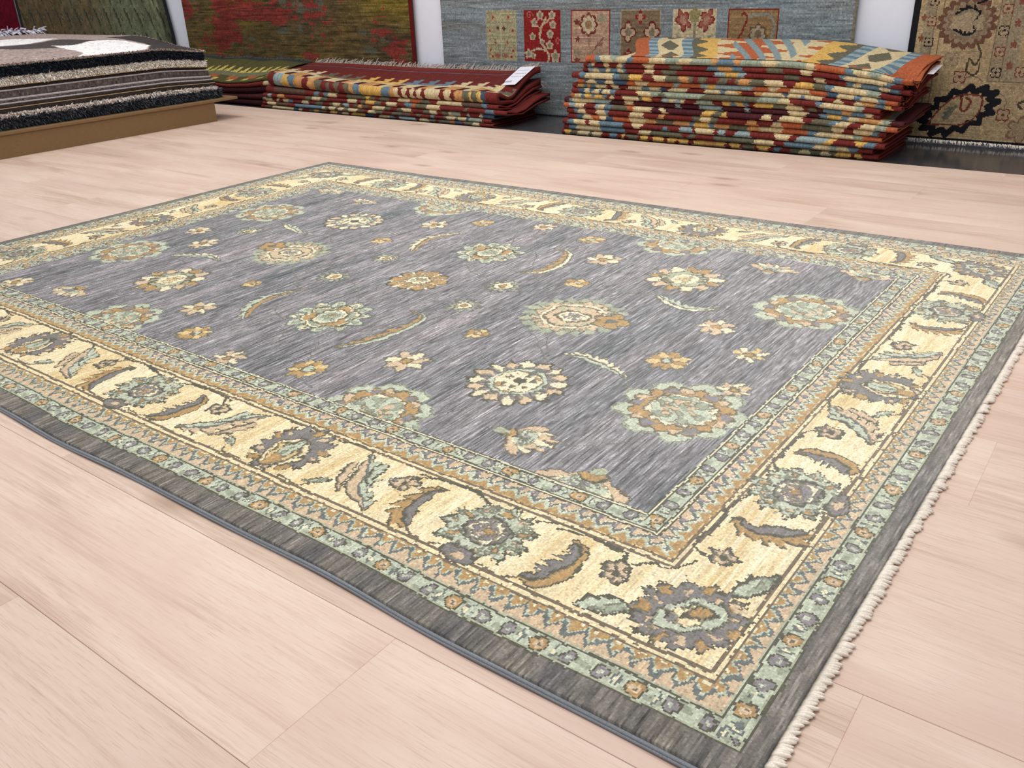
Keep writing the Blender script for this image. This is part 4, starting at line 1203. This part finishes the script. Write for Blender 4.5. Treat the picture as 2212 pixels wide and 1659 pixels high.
# ------------------------------------------------------------------ rugs hung on the wall
def hang(name, w, y, label, th=.010, wave=.006, edge=None, flare=None, var=.07, bottom=None):
    """a Weave in (x, z) turned into a hanging rug facing the room"""
    gx = np.linspace(w.x0, w.x0 + w.nx * w.dx, w.nx + 1); gz = np.linspace(w.y0, w.y0 + w.ny * w.dy, w.ny + 1)
    GX, GZ = np.meshgrid(gx, gz)
    GY = y + wave * np.sin(GX * 5.3) * .5 + wave * .5 * np.sin(GX * 2.1 + GZ * 1.3)
    if flare is not None: GX = GX + flare(GX, GZ)
    fr = np.stack([GX, GY, GZ], -1).reshape(-1, 3); n1 = w.nx + 1
    bk = fr + [0, th, 0]
    per = np.concatenate([np.arange(w.nx), np.arange(w.ny) * n1 + w.nx, np.arange(w.nx, 0, -1) + w.ny * n1, np.arange(w.ny, 0, -1) * n1])
    k = np.arange(len(per)); kn = np.roll(k, -1)
    sd = np.stack([per[k] + len(fr), per[kn] + len(fr), per[kn], per[k]], 1)
    c = w.c * (1 + rng.normal(0, var, (w.ny, w.nx, 1)))
    ec = np.array(edge if edge is not None else w.c[0, 0], float)
    bq = np.array([per + len(fr)])
    F = np.vstack([grid_faces(w.nx, w.ny), sd])
    cc = np.vstack([c.reshape(-1, 3), np.repeat(ec[None], len(sd), 0)])
    me = mesh(name, np.vstack([fr, bk]), F, lin(np.clip(cc, 0, 255))); me.materials.append(M_WALLRUG)
    return tag(link(name, me), label, 'rug', 'rugs hung on the back wall')
TOPZ = 1.45
HY = WALL_Y - .028

def hstreak(w, sx, sy, seed): return streak(w.nx, w.ny, sx, sy, seed)
# blue-grey rug with a row of six pictured panels
W2 = Weave(-3.835, -1.295, -.008, TOPZ, .007, (128, 140, 150))
w = W2
A1 = hstreak(w, 26, 1, 11); A2 = hstreak(w, 50, 7, 12); A3 = hstreak(w, 9, 1, 13)
w.c = np.array((124, 132, 136.)) * (1 + (.06 * A1 + .035 * A2 + .07 * A3)[..., None]) + (A2 * 4)[..., None] * np.array([-.6, 0, .6])
w.c[w.X > -1.312] = (120, 116, 100)
def rect(w, x0, x1, z0, z1, col, edge=None, sat=.06):
    m = (w.X > x0) & (w.X < x1) & (w.Y > z0) & (w.Y < z1)
    if edge is not None:
        w.c[m] = edge
        m = (w.X > x0 + .008) & (w.X < x1 - .008) & (w.Y > z0 + .008) & (w.Y < z1 - .008)
    w.c[m] = (np.array(col, float) * (1 + (.05 * A1 + .05 * A3)[..., None]))[m]
def blob(col, n=5, d=.3, core=None, out=None):
    def fn(x, y):
        r, t = pol(x, y); s = scal(t, n, d)
        if out is not None: yield r < 1.25 * s, np.array(out, float)
        yield r < 1.0 * s, np.array(col, float)
        if core is not None: yield r < .45, np.array(core, float)
    return fn
Z0, Z1 = .291, .577
rect(w, -3.487, -3.262, Z0, Z1, (152, 148, 118), (158, 152, 122))
for sx in (-1, 1):
    for dx, z in ((.055, .535), (.045, .395), (.085, .46), (.085, .35), (.07, .315)):
        w.stamp(-3.375 + sx * dx, z, 0, .016, .018, blob((176, 146, 112), 5, .3, (120, 62, 48)))
    w.line([(-3.375, .31), (-3.375 + sx * .03, .38), (-3.375 + sx * .07, .44)], .008, np.array((128, 126, 98.)))
    w.stamp(-3.375 + sx * .022, .475, 0, .012, .012, blob((96, 66, 56), 4, .2))
    w.stamp(-3.375 + sx * .03, .32, 0, .022, .012, blob((150, 86, 70), 4, .3))
w.line([(-3.375, .30), (-3.375, .56)], .008, np.array((168, 164, 136.)), False)
rect(w, -3.208, -2.943, Z0, Z1, (128, 36, 34), (122, 34, 30))
vn = np.array((176, 158, 132.))
w.line([(-3.035, .292), (-3.03, .33), (-3.05, .36), (-3.085, .40), (-3.09, .45), (-3.075, .49), (-3.05, .53)], .014, vn)
w.line([(-3.05, .355), (-3.10, .365), (-3.15, .35), (-3.17, .325)], .010, vn); w.line([(-3.085, .47), (-3.12, .50), (-3.13, .52)], .009, vn); w.line([(-3.075, .49), (-3.03, .52), (-3.01, .54)], .009, vn)
for x, z, r in ((-3.09, .545, .028), (-3.005, .545, .026), (-3.13, .505, .026), (-3.0, .495, .026), (-3.145, .43, .024), (-3.02, .445, .026), (-3.025, .385, .028), (-3.075, .40, .018), (-3.175, .335, .028), (-2.985, .325, .036), (-3.14, .325, .018)):
    w.stamp(x, z, 0, r, r, blob((172, 158, 136), 5, .35, (132, 122, 100)))
for cx_, cz_, r in ((-3.165, .545, .026), (-2.968, .405, .02)):
    w.line([(cx_ + r * math.cos(a) * (1 - a / 9), cz_ + r * math.sin(a) * (1 - a / 9)) for a in np.linspace(0, 8, 16)], .006, np.array((166, 92, 84.)), False)
rect(w, -2.877, -2.618, Z0, Z1, (172, 140, 118), (118, 48, 44))
w.line([(-2.735, .30), (-2.75, .37), (-2.75, .45)], .007, np.array((138, 110, 92.)))
w.line([(-2.735, .35), (-2.69, .40), (-2.66, .43)], .007, np.array((118, 84, 72.)))
w.stamp(-2.757, .497, 0, .050, .050, blob((188, 172, 144), 8, .25, (140, 112, 84), (112, 54, 46)))
for x, z, r, c in ((-2.835, .51, .022, (110, 50, 46)), (-2.67, .53, .034, (148, 138, 116)), (-2.83, .42, .018, (116, 60, 52)), (-2.68, .40, .02, (134, 100, 84)), (-2.83, .35, .03, (140, 128, 104)), (-2.69, .34, .032, (146, 128, 104)), (-2.835, .305, .02, (120, 66, 54))):
    w.stamp(x, z, 0, r, r * .8, blob(c, 5, .35))
rect(w, -2.557, -2.308, Z0, Z1, (122, 104, 82), (150, 142, 118))
for x, z in ((-2.505, .46), (-2.36, .46), (-2.43, .33)): w.stamp(x, z, 0, .042, .046, blob((178, 156, 130), 4, .45, (124, 112, 92), (104, 44, 40)))
for x, z in ((-2.432, .535), (-2.50, .34), (-2.36, .33)): w.stamp(x, z, 0, .034, .036, blob((128, 44, 42), 4, .5, (170, 134, 112)))
rect(w, -2.238, -1.992, Z0, Z1, (186, 170, 138), (190, 176, 146))
w.line([(-2.115, .30), (-2.113, .42), (-2.115, .52)], .012, np.array((136, 132, 106.)))
for sx in (-1, 1):
    w.stamp(-2.115 + sx * .065, .52, sx * -.5, .034, .05, blob((150, 90, 78), 5, .45, (164, 122, 104), (120, 50, 46)))
    w.leaf([(-2.112, .34), (-2.115 + sx * .05, .40), (-2.115 + sx * .105, .455)], .024, np.array((132, 134, 108.)), np.array((138, 140, 114.)), out=None, teeth=5)
w.stamp(-2.115, .545, 0, .034, .04, blob((136, 126, 88), 5, .4))
rect(w, -1.932, -1.664, Z0, Z1, (138, 112, 80), (122, 52, 40))
w.line([(-1.905, .32), (-1.89, .40), (-1.85, .47), (-1.83, .53), (-1.845, .555), (-1.86, .545)], .010, np.array((116, 46, 38.)))
w.line([(-1.82, .56 - .02), (-1.72, .545), (-1.685, .49), (-1.70, .42)], .014, np.array((130, 130, 122.)))
w.line([(-1.84, .35), (-1.80, .42), (-1.80, .48)], .012, np.array((130, 130, 122.)))
w.stamp(-1.768, .455, 0, .042, .042, blob((158, 146, 124), 7, .3, (118, 98, 78), (100, 78, 60)))
hang('wall_rug', w, HY, 'blue-grey hanging rug with a row of six small floral panels')

# abstract red and olive rug
W3 = Weave(-6.54, -4.075, -.008, TOPZ, .008, (96, 82, 46)); w = W3
B1 = hstreak(w, 16, 1, 21); B2 = hstreak(w, 22, 12, 22); B3 = hstreak(w, 45, 26, 23); B4 = hstreak(w, 5, 2, 24); B5 = hstreak(w, 10, 7, 25)
ol = np.array((94, 80, 48.)); w.c = ol * (1 + (.13 * B1 + .10 * B4)[..., None]) + np.clip(B3, -1, 1.5)[..., None] * np.array((10, 10, -4.)) * 1.0
m = (B3 + .6 * B5) < -1.25; w.c[m] = (np.array((88, 88, 74.)) * (1 + (.1 * B1)[..., None]))[m]
u = (w.X + 6.54) / 2.465
def hot(cx_, cz_, rx, rz): return np.exp(-((w.X - cx_) / rx) ** 2 - ((w.Y - cz_) / rz) ** 2)
heat = hot(-6.05, .50, .18, .30) + .9 * hot(-6.5, .64, .12, .10) + .7 * hot(-5.5, .62, .4, .08) + .75 * hot(-4.25, .30, .16, .16) + .4 * hot(-5.0, .4, .12, .3) + .45 * hot(-5.55, .53, .5, .05) + .5 * hot(-4.5, .9, .5, .2) + .35 * hot(-4.3, .6, .1, .06)
m = (heat + .26 * B2 + .24 * B5 + .26 * B4 + .10 * B1) > .60; w.c[m] = (np.array((118, 52, 46.)) * (1 + (.13 * B1 + .08 * B4)[..., None]))[m]
m = (w.X > -4.105); w.c[m] = (96, 24, 28)
hang('wall_rug', w, HY, 'abstract olive green hanging rug with ragged red patches', edge=(70, 50, 40))

# green-tan rug with dark flame figures
W4 = Weave(-9.24, -6.73, -.008, TOPZ, .010, (110, 104, 78)); w = W4
C1 = hstreak(w, 4, 10, 31); C2 = hstreak(w, 20, 30, 32); C3 = hstreak(w, 3, 3, 33)
mixu = smoothstep(-8.9, -7.0, w.X + .3 * C2)[..., None]
w.c = (np.array((112, 94, 66.)) * (1 - mixu) + np.array((112, 118, 92.)) * mixu) * (1 + (.07 * C1 + .06 * C3)[..., None])
for i in range(16):
    for j in range(7):
        x = -9.15 + i * .165 + (j % 2) * .08; z = .12 + j * .19
        w.leaf([(x - .04, z + .11), (x, z + .03), (x + .035, z - .07)], .030, np.array((66, 68, 56.)), np.array((96, 96, 74.)), out=None, teeth=4)
        w.stamp(x + .07, z + .04, 0, .02, .03, blob((78, 80, 64), 4, .4, (128, 126, 98)))
w.c[(w.X > -6.765)] = (36, 40, 44); m = (w.X > -6.84) & (w.X <= -6.765); w.c[m] *= .72
w.c[w.X < -9.19] = (48, 46, 44)
hang('wall_rug', w, HY, 'green and tan hanging rug with dark flame-like figures behind the pallet pile', edge=(36, 40, 44), flare=lambda x, z: -.06 * smoothstep(.3, .9, z) * smoothstep(-7.6, -6.7, x))

# plain crimson rug at the far left
W5 = Weave(-10.4, -9.29, -.008, TOPZ, .03, (112, 14, 38)); w = W5
w.c *= (1 + .05 * hstreak(w, 3, 3, 41)[..., None])
hang('wall_rug', w, HY, 'plain crimson hanging rug at the far left edge')

# beige rug with a black edge
W6 = Weave(-1.050, .40, .012, TOPZ, .0047, (160, 138, 104)); w = W6
D1 = hstreak(w, 20, 1, 51); D2 = hstreak(w, 30, 20, 52); D3 = hstreak(w, 2, 2, 53)
bg_ = np.array((164, 143, 110.)); w.c = bg_ * (1 + (.04 * D1 + .04 * D2 + .05 * D3)[..., None])
cold = np.array((138, 126, 104.)); red, blk, grey_ = np.array((112, 56, 46.)), np.array((30, 30, 34.)), np.array((142, 124, 104.))
m = (w.X > -1.05) & (w.X < -1.022); w.c[m] = blk
def zone(x0, x1, z0, z1, c, mixf=.75):
    m = (w.X > x0) & (w.X < x1) & (w.Y > z0) & (w.Y < z1); w.c[m] = w.c[m] * (1 - mixf) + c * mixf * (1 + (.05 * D3)[..., None])[m]
zone(-1.0, -.955, .10, TOPZ, cold); zone(-.70, -.60, .272, TOPZ, cold); zone(-.70, -.652, .272, TOPZ, np.array((150, 130, 104.)), .6); zone(-.60, .6, .272, .36, cold, .6)
for x in (-.955, -.925, -.70, -.655): w.line([(x, .28 if x > -.8 else .13), (x, TOPZ)], .006, np.array((120, 104, 82.)), False)
w.line([(-.70, .272), (.7, .272)], .006, np.array((120, 104, 82.)), False)
def quatre(x, z, c, r=.022): w.stamp(x, z, math.pi / 4, r, r, blob(np.array((158, 138, 110.)), 4, .4, None, c)); w.stamp(x, z, 0, r * .3, r * .3, blob(c, 4, .1))
for k, z in enumerate(np.arange(.31, TOPZ, .0855)):
    quatre(-.672, z, red if k % 2 else blk, .020); quatre(-.966, z + .035, blk if k % 2 else red, .020)
    w.stamp(-.625, z + .03, 0, .014, .018, blob((126, 76, 62), 5, .4))
    w.stamp(-1.0, z + .05, 0, .012, .016, blob((128, 82, 64), 5, .4))
for x in np.arange(-.58, .38, .09): quatre(x, .315, red if int(x * 30) % 2 else blk, .020)
def palm(x, z, r):
    w.stamp(x, z, 0, r, r * .92, blob(grey_, 18, .16, None, (104, 74, 58)))
    w.stamp(x, z, 0, r * .72, r * .66, blob(np.array((156, 138, 112.)), 10, .2, None, (128, 106, 84)))
    for sg in (-1, 1):
        w.leaf([(x - r * .55, z + sg * r * .30), (x - .0, z + sg * r * .55), (x + r * .4, z + sg * r * .38), (x + r * .22, z + sg * r * .02)], .020, blk, np.array((128, 116, 96.)), out=None, teeth=6)
palm(-.822, .512, .098); palm(-.822, 1.02, .098)
for zo in (0, .51):
    w.line([(-.765, .425 + zo), (-.745, .385 + zo), (-.76, .34 + zo), (-.785, .365 + zo), (-.79, .35 + zo), (-.79, .315 + zo), (-.765, .298 + zo), (-.745, .31 + zo), (-.742, .345 + zo)], .008, np.array((74, 62, 50.)))
    w.line([(-.79, .59 + zo), (-.765, .60 + zo), (-.745, .625 + zo)], .010, blk)
quatre(-.813, .288, red, .026); w.line([(-.79, .288), (-.75, .29), (-.72, .275)], .005, np.array((120, 102, 82.)))
quatre(-.86, .36, np.array((136, 116, 92.)), .03)
# dark jagged palmette low on the rug
def jagged(cx_, cz_):
    p = []
    for i in range(29):
        a = i * 2 * math.pi / 28 + .5; k = 1.0 if i % 2 else .76
        p.append((cx_ + k * (.150 * math.cos(a) + .045 * math.sin(a)), cz_ + k * .108 * math.sin(a) + .02 * math.cos(a)))
    w.line(p, .026, blk, False)
jagged(-.795, .142)
w.line([(-.915, .075), (-.87, .15), (-.81, .205), (-.745, .215), (-.705, .20), (-.715, .13), (-.77, .085), (-.85, .08), (-.915, .075)], .007, red)
w.leaf([(-.85, .10), (-.82, .15), (-.79, .165)], .022, np.array((96, 98, 84.)), np.array((112, 112, 92.)), out=None, teeth=4)
w.line([(-.79, .20), (-.785, .15), (-.765, .145), (-.75, .185), (-.77, .20)], .010, red)
quatre(-.612, .135, red, .026); w.line([(-.612, .16), (-.61, .20), (-.64, .225)], .005, np.array((120, 102, 82.)))
w.line([(-.545, .165), (-.56, .185), (-.53, .20), (-.49, .19), (-.47, .15)], .010, np.array((70, 62, 52.)))
w.stamp(-.53, .075, 0, .05, .05, blob(np.array((148, 128, 100.)), 6, .4, None, (124, 94, 74)))
for x in (-.24, .18):
    jagged(x, .142); quatre(x + .19, .13, red, .024)
m = w.Y < .022; w.c[m] = blk
br = hang('wall_rug', w, HY, 'beige hanging rug with a black edge and dark jagged palmettes', edge=(30, 30, 34), wave=.003)
xx = np.linspace(-1.04, .39, 40); P0 = np.stack([xx, np.full_like(xx, HY + .003), np.full_like(xx, .013)], 1)
fringe(br, P0, (.1, -.5, -.75), 420, .020, M_FRINGE, 31, rad=.0022, droop=0, spread=.4)
